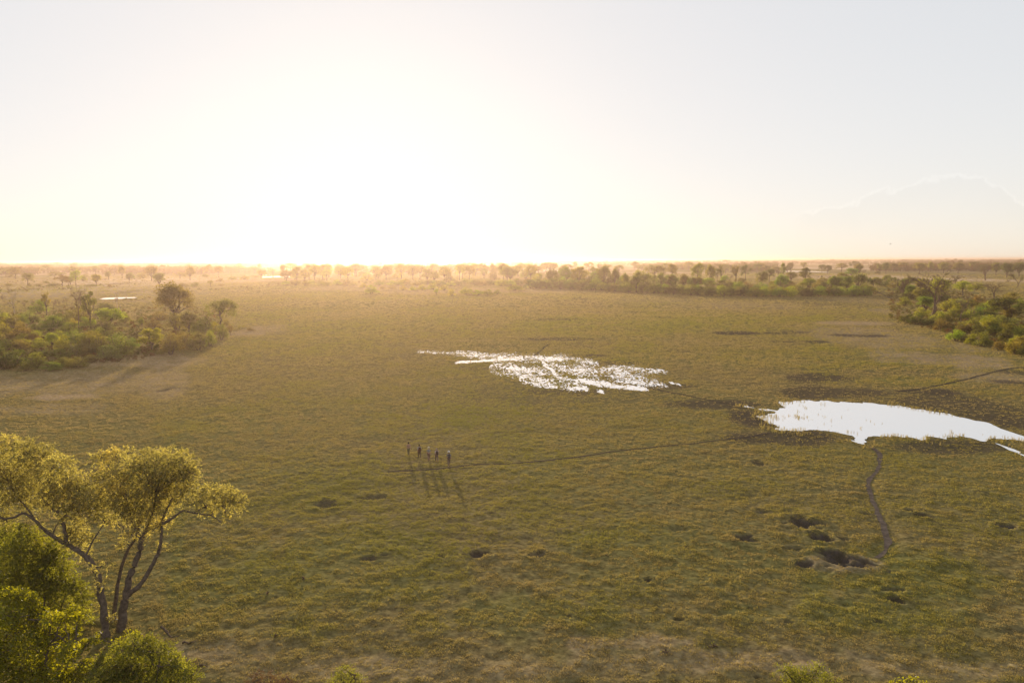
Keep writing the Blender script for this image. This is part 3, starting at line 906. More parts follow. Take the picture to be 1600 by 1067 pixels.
P_('in the left thicket', [
    ('bare', 124, 516, 68, 34, 'brown'), ('snag', 24, 502, 50, 16, 'brown'), ('airy', 73, 493, 35, 13, 'rust'), ('airy', 142, 513, 59, 26, 'brown'),
    ('snag', 184, 492, 34, 11, 'brown'), ('bare', 40, 489, 18, 16, 'brown'), ('bare', 54, 490, 20, 16, 'rust'), ('bare', 84, 489, 20, 18, 'brown'),
    ('bare', 97, 491, 22, 18, 'brown'), ('bare', 107, 489, 24, 18, 'rust'), ('bare', 8, 480, 18, 16, 'brown'),
    ('bush', 3, 508, 15, 20, 'yellow'), ('bush', 20, 512, 24, 30, 'brown'), ('bush', 48, 505, 20, 30, 'grey'), ('bush', 82, 517, 27, 42, 'green'),
    ('bush', 60, 520, 13, 28, 'green'), ('bush', 112, 512, 18, 24, 'yellow'), ('bush', 137, 513, 22, 26, 'green'), ('round', 171, 513, 30, 44, 'lime'),
    ('bush', 195, 505, 18, 18, 'brown'), ('bush', 178, 492, 11, 26, 'dark'), ('bush', 35, 531, 21, 44, 'brown'), ('bush', 56, 529, 15, 22, 'yellow'),
    ('bush', 10, 546, 19, 34, 'yellow'), ('bush', 29, 546, 18, 30, 'rust'), ('bush', 63, 545, 20, 28, 'yellow'), ('round', 82, 546, 25, 24, 'lime'),
    ('bush', 100, 549, 30, 24, 'lime'), ('bush', 131, 545, 27, 30, 'lime'), ('bush', 150, 552, 36, 46, 'olive'), ('bush', 187, 556, 39, 48, 'green'),
    ('bush', 207, 546, 20, 22, 'green'), ('bush', 133, 557, 15, 22, 'rust'), ('bush', 116, 558, 20, 22, 'olive')])
P_('edging the left thicket', [
    ('bush', 22, 573, 32, 44, 'dark'), ('bush', 56, 575, 27, 38, 'green'), ('bush', 82, 579, 18, 32, 'green'), ('bush', 98, 573, 17, 24, 'brown'),
    ('bush', 119, 574, 18, 36, 'olive'), ('bush', 171, 563, 25, 42, 'grey'), ('bush', 196, 557, 19, 24, 'olive'), ('bush', 5, 577, 22, 30, 'dark'),
    ('bush', 40, 579, 10, 24, 'olive'), ('bush', 141, 566, 14, 22, 'olive'), ('bush', 216, 551, 12, 12, 'grey')])
P_('in the clump right of the left thicket', [
    ('round', 274, 506, 60, 62, 'brown'), ('umbrella', 345, 514, 43, 44, 'brown'), ('bush', 250, 501, 17, 24, 'brown'), ('bush', 277, 516, 29, 40, 'olive'),
    ('round', 296, 523, 36, 36, 'brown'), ('bush', 318, 526, 35, 34, 'brown'), ('bush', 334, 521, 22, 22, 'yellow'), ('bush', 346, 531, 27, 22, 'olive'),
    ('round', 360, 524, 15, 13, 'brown'), ('bush', 354, 509, 11, 11, 'brown'), ('bush', 240, 513, 15, 27, 'brown'), ('round', 222, 512, 15, 11, 'green'),
    ('round', 238, 549, 36, 38, 'lime'), ('bush', 268, 554, 39, 36, 'olive'), ('bush', 285, 546, 30, 26, 'brown'), ('bush', 311, 547, 31, 36, 'brown'),
    ('bush', 328, 541, 27, 20, 'yellow'), ('bush', 252, 554, 8, 15, 'rust'), ('bush', 374, 515, 6, 5, 'brown'), ('bush', 391, 517, 5, 14, 'brown')])
P_('on the flats behind the left thicket', [
    ('umbrella', 44, 446, 20, 25, 'olive'), ('umbrella', 24, 436, 18, 25, 'rust'), ('umbrella', 97, 447, 17, 24, 'brown'), ('round', 110, 445, 14, 18, 'olive'),
    ('umbrella', 119, 447, 26, 18, 'lime'), ('bush', 130, 439, 12, 16, 'yellow'), ('round', 151, 447, 21, 19, 'yellow'), ('round', 170, 437, 14, 14, 'olive'),
    ('round', 191, 435, 21, 15, 'rust'), ('round', 202, 442, 17, 14, 'brown'), ('bush', 72, 443, 5, 12, 'brown'), ('round', 237, 439, 28, 28, 'rust'),
    ('round', 249, 450, 27, 22, 'olive'), ('round', 297, 438, 23, 20, 'rust'), ('bush', 286, 448, 7, 20, 'brown'), ('bush', 306, 448, 8, 19, 'brown'),
    ('umbrella', 329, 448, 10, 11, 'rust'), ('bush', 344, 440, 6, 15, 'brown'), ('bush', 345, 447, 4, 15, 'brown'), ('bush', 363, 437, 6, 17, 'brown'),
    ('bush', 382, 437, 8, 18, 'rust'), ('umbrella', 322, 432, 16, 13, 'rust'), ('bush', 391, 451, 3, 14, 'brown'), ('bush', 14, 447, 5, 16, 'olive'),
    ('bush', 85, 447, 6, 26, 'olive'), ('bush', 143, 448, 5, 24, 'olive'), ('bush', 60, 447, 5, 14, 'brown'), ('bush', 400, 434, 5, 16, 'rust'),
    ('bush', 171, 449, 6, 10, 'brown'), ('bush', 46, 448, 7, 8, 'brown')])
P_('just before the central woods', [
    ('bush', 580, 459, 16, 25, 'yellow'), ('round', 682, 462, 12, 10, 'yellow'), ('bush', 706, 462, 13, 18, 'yellow'), ('bush', 728, 460, 15, 24, 'yellow'),
    ('bush', 748, 461, 11, 22, 'yellow'), ('bush', 763, 461, 11, 19, 'olive'), ('bush', 777, 460, 10, 14, 'olive'), ('bush', 804, 454, 11, 26, 'olive'),
    ('bush', 630, 453, 8, 14, 'yellow'), ('bush', 645, 454, 8, 14, 'yellow'), ('bush', 660, 453, 10, 18, 'yellow'), ('bush', 676, 452, 12, 20, 'yellow'),
    ('bush', 694, 454, 12, 18, 'yellow'), ('bush', 612, 452, 7, 16, 'rust'), ('bush', 598, 452, 8, 14, 'rust'), ('bush', 638, 462, 2.5, 9, 'brown'),
    ('bush', 568, 449, 8, 14, 'yellow')] + [('bush', 447 + 13 * i + (i * 37 % 5), 445 - .02 * i + (i % 3), 8 + (i * 7 % 4), 17, ('yellow', 'rust', 'olive')[i % 3]) for i in range(9)])
P_('in the wooded belt beyond the field', [
    ('bare', 872, 438, 17, 13, 'brown'), ('round', 905, 446, 27, 28, 'yellow'), ('umbrella', 928, 437, 17, 14, 'brown'), ('round', 943, 448, 29, 26, 'brown'),
    ('round', 960, 450, 27, 18, 'brown'), ('round', 976, 453, 23, 17, 'olive'), ('round', 994, 457, 23, 23, 'dark'), ('umbrella', 1090, 447, 35, 28, 'olive'),
    ('round', 1110, 446, 31, 20, 'olive'), ('umbrella', 1120, 441, 18, 13, 'dark'), ('airy', 1127, 441, 32, 13, 'brown'), ('airy', 1150, 442, 29, 20, 'olive'),
    ('umbrella', 1165, 439, 21, 15, 'dark'), ('umbrella', 1190, 448, 21, 17, 'dark'), ('umbrella', 1023, 439, 21, 30, 'brown'), ('umbrella', 1050, 439, 22, 18, 'brown'),
    ('bush', 1040, 453, 20, 22, 'grey'), ('bush', 1130, 456, 7, 13, 'yellow'), ('umbrella', 1223, 441, 31, 12, 'brown'), ('bare', 1218, 441, 17, 19, 'grey'),
    ('round', 1236, 441, 15, 18, 'olive'), ('umbrella', 1258, 446, 23, 21, 'dark'), ('umbrella', 1202, 441, 18, 17, 'dark'), ('round', 1331, 436, 16, 21, 'green'),
    ('umbrella', 1317, 448, 18, 23, 'olive'), ('airy', 1342, 434, 21, 13, 'dark'), ('bush', 1372, 428, 5, 9, 'dark'), ('bush', 1284, 434, 4, 4, 'dark'),
    ('bare', 1138, 445, 14, 14, 'brown'), ('bare', 1347, 437, 16, 10, 'grey')])
P_('in the right thicket', [
    ('vase', 1458, 492, 62, 58, 'olive'), ('vase', 1410, 468, 35, 36, 'brown'), ('round', 1422, 468, 23, 20, 'green'), ('bare', 1500, 513, 50, 52, 'rust'),
    ('bare', 1552, 470, 29, 52, 'brown'), ('umbrella', 1573, 505, 37, 58, 'dark'), ('bush', 1442, 495, 18, 24, 'yellow'), ('bush', 1481, 506, 17, 18, 'rust'),
    ('bush', 1572, 534, 22, 28, 'dark'), ('bush', 1548, 522, 26, 34, 'yellow'), ('bush', 1522, 518, 26, 30, 'olive'), ('bush', 1576, 521, 18, 32, 'green'),
    ('bush', 1594, 525, 22, 22, 'lime'), ('umbrella', 1504, 462, 20, 32, 'lime'), ('bush', 1526, 453, 15, 24, 'lime'), ('bush', 1529, 482, 25, 22, 'brown'),
    ('bush', 1580, 476, 21, 32, 'olive'), ('bush', 1594, 486, 22, 20, 'green'), ('vase', 1490, 454, 22, 26, 'brown'), ('round', 1437, 428, 21, 27, 'olive'),
    ('round', 1453, 426, 15, 13, 'olive'), ('round', 1411, 424, 14, 15, 'olive'), ('round', 1474, 427, 19, 23, 'olive'), ('round', 1497, 427, 17, 21, 'brown'),
    ('round', 1518, 423, 12, 11, 'olive'), ('vase', 1540, 438, 27, 31, 'brown'), ('round', 1556, 431, 21, 17, 'olive'), ('round', 1573, 434, 28, 27, 'dark'),
    ('round', 1592, 433, 21, 21, 'dark'), ('vase', 1590, 448, 19, 26, 'brown'), ('bush', 1500, 486, 24, 26, 'olive'), ('bush', 1515, 500, 20, 26, 'yellow'),
    ('bush', 1545, 500, 20, 26, 'olive'), ('bush', 1470, 470, 16, 24, 'brown'), ('bush', 1540, 485, 16, 26, 'green'), ('round', 1384, 428, 18, 14, 'dark')])
P_('edging the right thicket', [
    ('bush', 1417, 505, 18, 26, 'dark'), ('bush', 1433, 507, 20, 26, 'dark'), ('bush', 1457, 509, 15, 24, 'brown'), ('bush', 1471, 515, 19, 24, 'brown'),
    ('bush', 1494, 533, 21, 30, 'lime'), ('bush', 1508, 535, 16, 17, 'dark'), ('bush', 1518, 538, 19, 18, 'yellow'), ('bush', 1534, 541, 25, 30, 'olive'),
    ('bush', 1559, 547, 15, 18, 'rust'), ('bush', 1586, 553, 25, 32, 'rust'), ('bush', 1606, 556, 26, 26, 'brown')])

# fillers between the singled-out ones
def zone_fill(zone, n, fn, kinds, cols, seed):
    r = np.random.default_rng(seed)
    for i in range(n):
        px, py, h, w = fn(r, i)
        k = kinds[r.integers(len(kinds))]
        c = cols[r.integers(len(cols))]
        if k in ('round', 'umbrella', 'airy', 'bare', 'vase'): h *= 1.3
        PLANTS.append((k, float(px), float(py), float(h), float(w), c, zone))
def line(xs, ys): return lambda x: float(np.interp(x, xs, ys))
_front = line([790, 900, 1000, 1100, 1200, 1290, 1362], [449, 452, 457.5, 461.5, 463.5, 463, 462])
_rt = line([1400, 1480, 1540, 1600], [502, 514, 540, 554])
zone_fill('in the front row beyond the field', 62, lambda r, i: (830 + i * 8.6 + r.uniform(-3, 3), _front(830 + i * 8.6) + r.uniform(-1.2, .6), r.uniform(13, 19), r.uniform(18, 28)),
          ['bush'], ['green', 'dark', 'green', 'dark', 'olive', 'green', 'lime'], 1)
zone_fill('in the second row beyond the field', 46, lambda r, i: (840 + i * 11.4 + r.uniform(-4, 4), _front(840 + i * 11.4) - r.uniform(4.5, 8), r.uniform(14, 20), r.uniform(18, 28)),
          ['bush', 'bush', 'round'], ['olive', 'green', 'dark', 'yellow', 'green', 'brown'], 2)
zone_fill('at the back of the wooded belt', 22, lambda r, i: (850 + i * 24 + r.uniform(-9, 9), _front(850 + i * 24) - r.uniform(11, 15), r.uniform(8, 13), r.uniform(12, 20)),
          ['bush', 'round', 'umbrella'], ['olive', 'green', 'brown', 'yellow'], 3)
zone_fill('in the sunlit central woods', 46, lambda r, i: (440 + i * 8.6 + r.uniform(-5, 5), 436 + r.uniform(-5, 6) + .006 * i, r.uniform(13, 20), r.uniform(16, 28)),
          ['round', 'umbrella', 'round', 'bush'], ['rust', 'yellow', 'brown', 'olive'], 4)
zone_fill('behind the sunlit central woods', 34, lambda r, i: (450 + i * 13 + r.uniform(-6, 6), r.uniform(424, 431), r.uniform(9, 13), r.uniform(16, 28)),
          ['round', 'umbrella', 'round'], ['rust', 'yellow', 'brown'], 14)
zone_fill('in low scrub before central woods', 26, lambda r, i: (590 + i * 9.6 + r.uniform(-4, 4), 445 + r.uniform(-2, 2), r.uniform(8, 12), r.uniform(16, 24)),
          ['bush'], ['rust', 'yellow', 'brown', 'olive'], 5)
zone_fill('far off on the left', 34, lambda r, i: (-6 + i * 13 + r.uniform(-6, 6), r.uniform(421, 436), r.uniform(7, 13), r.uniform(11, 22)),
          ['round', 'umbrella', 'bush', 'airy'], ['rust', 'brown', 'olive', 'brown'], 6)
zone_fill('far off on the right', 34, lambda r, i: (835 + i * 17 + r.uniform(-8, 8), (421 + r.uniform(0, 7)) - .004 * i, r.uniform(7, 11), r.uniform(10, 20)),
          ['round', 'umbrella', 'round'], ['brown', 'olive', 'dark'], 7)
zone_fill('deep in the left thicket', 30, lambda r, i: (r.uniform(-8, 192), r.uniform(488, 566), r.uniform(16, 26), r.uniform(22, 36)),
          ['bush'], ['green', 'olive', 'olive', 'yellow', 'dark'], 15)
zone_fill('deep in the right thicket', 26, lambda r, i: (1412 + i * 7.2 + r.uniform(-6, 6), _rt(1412 + i * 7.2) - r.uniform(5, 52), r.uniform(15, 24), r.uniform(22, 34)),
          ['bush', 'bush', 'round'], ['green', 'olive', 'brown', 'yellow', 'dark'], 16)
zone_fill('left of the right thicket', 16, lambda r, i: (1360 + i * 5.5 + r.uniform(-5, 5), r.uniform(441, 461), r.uniform(8, 13), r.uniform(14, 24)),
          ['bush', 'round'], ['olive', 'green', 'dark', 'brown', 'yellow'], 8)

def depth_at(x, y): return float(-((np.array([x, y, -CAM_H])) @ _R)[2])
prng = np.random.default_rng(5)
def place(kind, px, py, hpx, wpx, colour):
    x, y = map(float, ground_at(px, py))
    d = depth_at(x, y)
    if (px < 400 or px > 1390) and py > 452: wpx *= 1.18; hpx *= 1.12
    elif px > 780: wpx *= 1.15; hpx *= 1.2
    k_ = min(1.0, 21.5 / (hpx * d / FPX)); hpx *= k_; wpx *= k_
    H = hpx * d / FPX / 10.0 * 1.02; Wd = wpx * d / FPX / {'umbrella': 9.6, 'bush': 9.2, 'round': 9.4, 'airy': 8.6, 'vase': 10, 'bare': 10, 'snag': 7}[kind]
    tm = TEMPL[kind]; crown, trunk = tm[prng.integers(len(tm))]
    root = add(NAMES[kind], None, loc=(x, y, 0))
    root.rotation_euler = (0, 0, prng.uniform(0, 6.28)); root.scale = (Wd, Wd * prng.uniform(.85, 1.1), H)
    c = prng.uniform(.86, 1.16, 3) * np.array(TINT[colour])
    if crown is not None and len(crown.polygons):
        o = add('crown', crown, root); o.color = (*c, 1)
    add('trunk' if kind != 'bush' else 'stems', trunk, root)
    return root

ORD = 'first second third fourth fifth sixth seventh eighth ninth tenth eleventh twelfth thirteenth fourteenth fifteenth sixteenth seventeenth eighteenth nineteenth twentieth twenty-first twenty-second twenty-third twenty-fourth twenty-fifth twenty-sixth twenty-seventh twenty-eighth'.split()
classes = {}
def size_word(h): return 'tall' if h > 40 else ('small' if h < 9 else '')
for i, p in enumerate(PLANTS):
    classes.setdefault((p[0], p[5], p[6], size_word(p[3])), []).append(i)
for key, ids in classes.items():
    ids.sort(key=lambda i: PLANTS[i][1])
    for rank, i in enumerate(ids):
        kind, px, py, h, w, colour, zone = PLANTS[i]
        sw = size_word(h)
        cw = '' if kind == 'snag' else TWORD[colour] + ' '
        body = (sw + ' ' if sw else '') + cw + KWORD[kind]
        if len(ids) == 1: lab = body + ' ' + zone
        elif rank == 0: lab = 'leftmost ' + body + ' ' + zone
        elif rank == len(ids) - 1: lab = 'rightmost ' + body + ' ' + zone
        else: lab = ORD[rank] + ' ' + body + ' from the left ' + zone
        o = place(kind, px, py, h, w, colour)
        assert len(lab.split()) <= 16, lab
        tag(o, lab, 'bush' if kind == 'bush' else 'tree', ('bushes ' if kind == 'bush' else 'trees ') + zone)

# the far woods: thousands of trees to the horizon, one mass
FAR_SRC = []
for kind in ('round', 'umbrella', 'bush', 'round'):
    r = np.random.default_rng(300 + len(FAR_SRC))
    cl = []
    if kind == 'bush': cl = [(np.array([r.normal(0, 2.2), r.normal(0, 2.2), r.uniform(1, 6)]), 1.9) for _ in range(9)]
    elif kind == 'umbrella': cl = [(np.array([r.normal(0, 2.3), r.normal(0, 2.3), 8.2 + r.normal(0, .4)]), 1.5) for _ in range(9)]
    else: cl = [(np.array([0, 0, 5.6]) + r.normal(0, 1, 3) * [2.2, 2.2, 1.9], 1.9) for _ in range(11)]
    C = np.concatenate([clump_points(c, rd, 34, r, .75) for c, rd in cl])
    V_, F_ = leaf_quads(C[C[:, 2] > 0], .95, r, .7)
    V_ = V_.tolist(); F_ = F_.tolist(); nl = len(F_)
    if kind != 'bush': tube(V_, F_, [(0, 0, -.5), (0, 0, 6)], [.35, .25], 4)
    me = mesh_np('far_tree', V_, F_, [None, None])
    FAR_SRC.append((me, nl))
def far_leaf_material():
    m, n, l = new_mat('far_foliage')
    out = n.new('ShaderNodeOutputMaterial')
    at = n.new('ShaderNodeAttribute'); at.attribute_type = 'INSTANCER'; at.attribute_name = 'tint'
    r = ramp(n, [(0.0, (.11, .062, .034)), (.4, (.085, .07, .03)), (.7, (.075, .085, .025)), (1.0, (.15, .14, .03))])
    l.new(at.outputs['Fac'], r.inputs[0])
    df = n.new('ShaderNodeBsdfDiffuse'); tr = n.new('ShaderNodeBsdfTranslucent')
    l.new(r.outputs[0], df.inputs[0])
    s2 = n.new('ShaderNodeVectorMath'); s2.operation = 'MULTIPLY'; s2.inputs[1].default_value = (1.7, 1.4, .6)
    l.new(r.outputs[0], s2.inputs[0]); l.new(s2.outputs[0], tr.inputs[0])
    mx = n.new('ShaderNodeMixShader'); mx.inputs[0].default_value = .45
    l.new(df.outputs[0], mx.inputs[1]); l.new(tr.outputs[0], mx.inputs[2]); l.new(mx.outputs[0], out.inputs['Surface'])
    return m
M_FAR = far_leaf_material()
far_objs = []
for me, nl in FAR_SRC:
    me.materials[0] = M_FAR; me.materials[1] = M_BARK
    mi = np.zeros(len(me.polygons), np.int32); mi[nl:] = 1; me.polygons.foreach_set('material_index', mi)
    far_objs.append(bpy.data.objects.new('far_tree', me))
def far_points():
    n = 66000
    py = 407.9 + 19 * RNG.uniform(0, 1, n) ** 1.4
    px = RNG.uniform(-260, 1860, n)
    slope = (px - 800) * math.tan(math.radians(-ROLL))
    x, y = ground_at(px, py + slope)
    d = np.hypot(x, y)
    big = fbm(x, y * .35, 900, 4, 71); mid = fbm(x, y * .5, 230, 3, 72)
    k = (d < 17000) & (d > 1000) & ((big * .6 + mid * .5 + .10 * smooth(3000, 9000, d)) > .535) & (~far_water_mask(x, y))
    k &= RNG.uniform(0, 1, n) < .45 + .55 * smooth(900, 4000, d)
    for bx, by, rx, ry in ((1300, 418, 85, 4.5), (930, 419.5, 60, 3), (420, 432, 45, 4), (1280, 427, 80, 8), (1470, 431, 30, 3), (1150, 417, 35, 2), (110, 430, 50, 3)):
        k &= ~((np.abs(px - bx) < rx) & (np.abs(py + slope - by) < ry))
    x, y, d = x[k], y[k], d[k]
    n = len(x)
    s = np.minimum(RNG.uniform(.7, 1.5, n) * (1 + .5 * smooth(2500, 6000, d)) * np.where(RNG.uniform(0, 1, n) > .985, 1.5, 1), 2.75)
    return np.stack([x, y, np.zeros(n)], -1), s, RNG.uniform(0, 6.28, n), np.clip(RNG.normal(.4, .22, n) + (fbm(x, y, 400, 2, 73) - .5), 0, 1), RNG.integers(0, 4, n)
scatter('distant_woodland', *far_points(), far_objs, 'hazy far-off woodland stretching to the horizon')

# low scrub and dry tussocks under the thickets and on the flats: ground cover
def scrub_points():
    n = 9000
    px = RNG.uniform(-120, 1720, n); py = 414 + 60 * RNG.uniform(0, 1, n) ** 1.2
    x, y = ground_at(px, py)
    nn = fbm(x, y * .4, 60, 4, 81)
    k = nn > .60
    # keep the open field clear
    edge_l = np.interp(px, [-200, 210, 380, 440, 800, 830, 1360, 1380, 1600, 1800], [600, 545, 520, 446, 446, 450, 462, 495, 545, 600])
    k &= (py < edge_l - 2) & ~far_water_mask(x, y)
    n2 = 2600
    px2 = np.concatenate([RNG.uniform(-60, 350, n2 // 2), RNG.uniform(1390, 1680, n2 // 2)])
    top = np.where(px2 < 800, 482, np.interp(px2, [1380, 1600], [455, 460])); bot = np.interp(px2, [-60, 210, 350, 1390, 1480, 1680], [582, 565, 530, 500, 522, 580])
    py2 = top + (bot - top) * RNG.uniform(0, 1, n2)
    x2, y2 = ground_at(px2, py2)
    x, y = np.r_[x[k], x2], np.r_[y[k], y2]
    s = np.r_[RNG.uniform(.08, .28, k.sum()), RNG.uniform(.05, .22, n2)]
    n = len(x)
    return np.stack([x, y, np.zeros(n)], -1), s, RNG.uniform(0, 6.28, n), np.clip(RNG.normal(.4, .3, n), 0, 1), np.full(n, 2)
scatter('undergrowth', *scrub_points(), far_objs, 'low scrub and dry undergrowth between the bushes')

# ================================================================== foreground plants
def at_depth(px, py, D, dd=0.0):
    r = ray(px, py)
    return np.array([0, 0, CAM_H]) + r * (D + dd)
M_BARK_NEAR = simple_mat('rough_bark', (.13, .10, .078), .92, 5.0, .5)

def limb_mesh(name, D, lines, extra, r, mat):
    V, F = [], []
    allp = []
    for pts, r0, r1 in lines:
        P = np.array([at_depth(p[0], p[1], D, p[2] if len(p) > 2 else 0) for p in pts])
        s = np.linspace(0, 1, len(P)); t = np.linspace(0, 1, len(P) * 4 - 3)
        Q = np.stack([np.interp(t, s, P[:, k]) for k in range(3)], 1)
        for _ in range(2): Q[1:-1] = (Q[:-2] + 2 * Q[1:-1] + Q[2:]) / 4
        Q[1:-1] += r.normal(0, r0 * .12, Q[1:-1].shape)
        R = np.linspace(r0, r1, len(Q)) * r.uniform(.92, 1.1, len(Q))
        tube(V, F, Q, R, 8)
        allp.append(Q)
    A = np.concatenate(allp)
    for c, rad in extra:                      # fine limbs reaching into each part of the crown
        d = np.linalg.norm(A - c, axis=1); q = A[np.argsort(d)[r.integers(0, min(6, len(A)))]]
        tube(V, F, bend(q, c, r, .05, 6, .10), np.linspace(.055, .018, 6), 5)
        for _ in range(5):
            e = c + r.normal(size=3) * rad * .55
            tube(V, F, bend(c, e, r, .05, 4, .1), np.linspace(.02, .006, 4), 3)
    return mesh_np(name, V, F, [mat], smooth_shade=True)

def blobs3d(D, blobs, spread, r):
    out = []
    for b in blobs:
        dd = (b[3] if len(b) > 3 else 0) + r.normal(0, spread)
        out.append((at_depth(b[0], b[1], D, dd), b[2] * D / FPX))
    return out

def spray_leaves(cl, per_m2, r, leaf, width, nleaf=12, length=.55, droop=.35, flat=.85):
    """feathery foliage: short drooping sprays of narrow leaflets"""
    VV, FF = [], []; off = 0
    for c, rad in cl:
        n = int(per_m2 * rad ** 2)
        o = clump_points(c, rad, n, r, flat, .42)
        out = o - c; out /= np.linalg.norm(out, axis=1)[:, None] + 1e-9
        d = out * .7 + r.normal(size=(n, 3)) * .45; d[:, 2] += .25; d /= np.linalg.norm(d, axis=1)[:, None]
        L = length * r.uniform(.5, 1.3, n)
        t = r.uniform(0, 1, (n, nleaf))
        pts = o[:, None, :] + d[:, None, :] * (t * L[:, None])[:, :, None] + np.array([0, 0, -droop]) * ((t ** 2) * L[:, None])[:, :, None]
        pts += r.normal(0, .035, pts.shape)
        dirs = np.repeat(d[:, None, :], nleaf, 1) + r.normal(0, .55, pts.shape) + np.array([0, 0, -.35])
        v, f = leaf_quads(pts.reshape(-1, 3), leaf, r, width, dirs=dirs.reshape(-1, 3))
        VV.append(v); FF.append(f + off); off += len(v)
    return np.concatenate(VV), np.concatenate(FF)

def near_plant(name, label, cat, base, D, lines, blobs, style, seed, spread=1.0, woodmat=None, stem_name='trunk'):
    r = np.random.default_rng(seed)
    cl = blobs3d(D, blobs, spread, r)
    root = add(name, None, loc=base); tag(root, label, cat)
    off = np.array(base)
    wood = limb_mesh('wood', D, lines, cl, r, woodmat or M_BARK_NEAR)
    w = add(stem_name, wood, root)
    kind, mat, dens, leaf, width = style
    if kind == 'spray': V, F = spray_leaves(cl, dens, r, leaf, width)
    else:
        C = np.concatenate([clump_points(c, rad, int(dens * rad ** 2), r, .85, .38) for c, rad in cl])
        V, F = leaf_quads(C, leaf, r, width)
    ok = V.reshape(-1, 4, 3)[:, :, 2].min(1) > .03
    V = V.reshape(-1, 4, 3)[ok].reshape(-1, 3); F = np.arange(len(V)).reshape(-1, 4)
    cr = add('crown', mesh_np('foliage', V, F, [mat]), root)
    for o in (w, cr):
        for_shift = off
        me = o.data
        co = np.empty(len(me.vertices) * 3, np.float32); me.vertices.foreach_get('co', co)
        co = co.reshape(-1, 3) - for_shift; me.vertices.foreach_set('co', co.ravel().astype(np.float32)); me.update()
    return root

def gp(px, py):
    x, y = map(float, ground_at(px, py)); return (x, y, 0.0)

bA = gp(190, 984); DA = depth_at(bA[0], bA[1])
def foot(px, py, D):      # the place on the ground below this line of sight at depth D
    p = at_depth(px, py, D); return p
near_plant('willowy_tree', 'feathery olive tree with two bare forked trunks and a long arm of foliage reaching right', 'tree', bA, DA, [
    ([(189, 990), (191, 968), (193, 948), (197, 928)], .30, .25),
    ([(197, 930), (202, 903), (212, 877), (220, 857), (221, 842)], .22, .17),
    ([(221, 843), (212, 826), (206, 810), (199, 790), (196, 765)], .12, .05),
    ([(221, 843), (232, 822), (240, 800), (243, 778), (250, 745)], .13, .05),
    ([(231, 824), (256, 818), (273, 807), (284, 797), (303, 801), (331, 805), (345, 815)], .10, .03),
    ([(197, 930), (213, 921), (228, 901), (240, 880), (250, 859), (252, 838), (253, 812), (268, 780)], .18, .06),
    ([(176, 985, 1.5), (180, 935, 1.5), (188, 893, 1.5), (196, 866, 1.2), (206, 848, 1), (216, 834, .5), (222, 790, 0)], .15, .06),
    ([(303, 801), (322, 790), (350, 783), (368, 783)], .04, .015),
    ([(196, 780), (180, 745, 1.5), (165, 722, 2)], .05, .02)],
    [(192, 752, 26), (214, 734, 27), (240, 722, 25), (264, 718, 24), (286, 722, 22), (297, 738, 15), (230, 750, 28), (257, 745, 27), (281, 748, 22),
     (205, 778, 25), (233, 778, 26), (258, 775, 22), (182, 793, 20), (210, 806, 18), (238, 803, 18), (170, 770, 17), (285, 772, 16),
     (312, 770, 14), (331, 771, 17), (350, 776, 18), (365, 782, 15), (374, 784, 9), (340, 793, 12), (322, 794, 11), (303, 783, 11), (352, 803, 7),
     (150, 775, 15, 1), (158, 796, 13, 1), (143, 752, 14, 1.5), (163, 748, 14, 1), (172, 812, 11), (158, 716, 14, 2), (180, 712, 13, 2), (199, 708, 12, 2), (168, 730, 11, 2), (262, 812, 9), (240, 828, 8), (205, 835, 9), (190, 850, 7), (250, 850, 5)],
    ('spray', M_LEAF_FINE, 190, .18, .26), 1, .9)
bB = gp(166, 1000); DB = depth_at(bB[0], bB[1]) + .6
near_plant('willowy_tree', 'broad feathery olive tree cut by the left edge with a crooked leafy trunk', 'tree', bB, DB, [
    ([(167, 1004), (164, 978), (161, 950), (158, 927), (153, 899), (144, 880), (135, 868)], .26, .19),
    ([(136, 870), (122, 860), (110, 853), (99, 847), (84, 838), (69, 828), (57, 815), (47, 806), (36, 801), (15, 811), (-10, 806)], .17, .06),
    ([(104, 850), (103, 835), (97, 813), (91, 801), (78, 792), (60, 770)], .15, .05),
    ([(134, 868), (143, 848), (154, 831), (164, 815)], .07, .03),
    ([(82, 837), (86, 825), (93, 813)], .05, .03), ([(53, 809), (40, 790), (25, 775), (10, 745)], .06, .03),
    ([(97, 813), (112, 790), (125, 765)], .07, .03), ([(92, 800), (80, 760), (60, 725)], .07, .02)],
    [(14, 694, 17), (38, 708, 24), (66, 716, 24), (90, 730, 22), (8, 722, 24), (40, 738, 28), (72, 748, 27), (104, 748, 22), (122, 758, 18),
     (14, 764, 26), (48, 774, 24), (80, 778, 22), (108, 780, 20), (134, 776, 16), (-8, 790, 24), (122, 800, 16), (142, 795, 13), (-20, 740, 26), (-25, 705, 22),
     (106, 806, 12), (120, 826, 15), (112, 842, 14), (134, 842, 12), (10, 815, 9), (150, 812, 9), (60, 822, 7), (128, 862, 10), (146, 890, 6), (158, 915, 6), (168, 880, 5), (160, 950, 8), (172, 965, 7)],
    ('spray', M_LEAF_FINE, 190, .18, .26), 2, 1.0)
bC = gp(60, 1012); DC = depth_at(bC[0], bC[1]) + 2
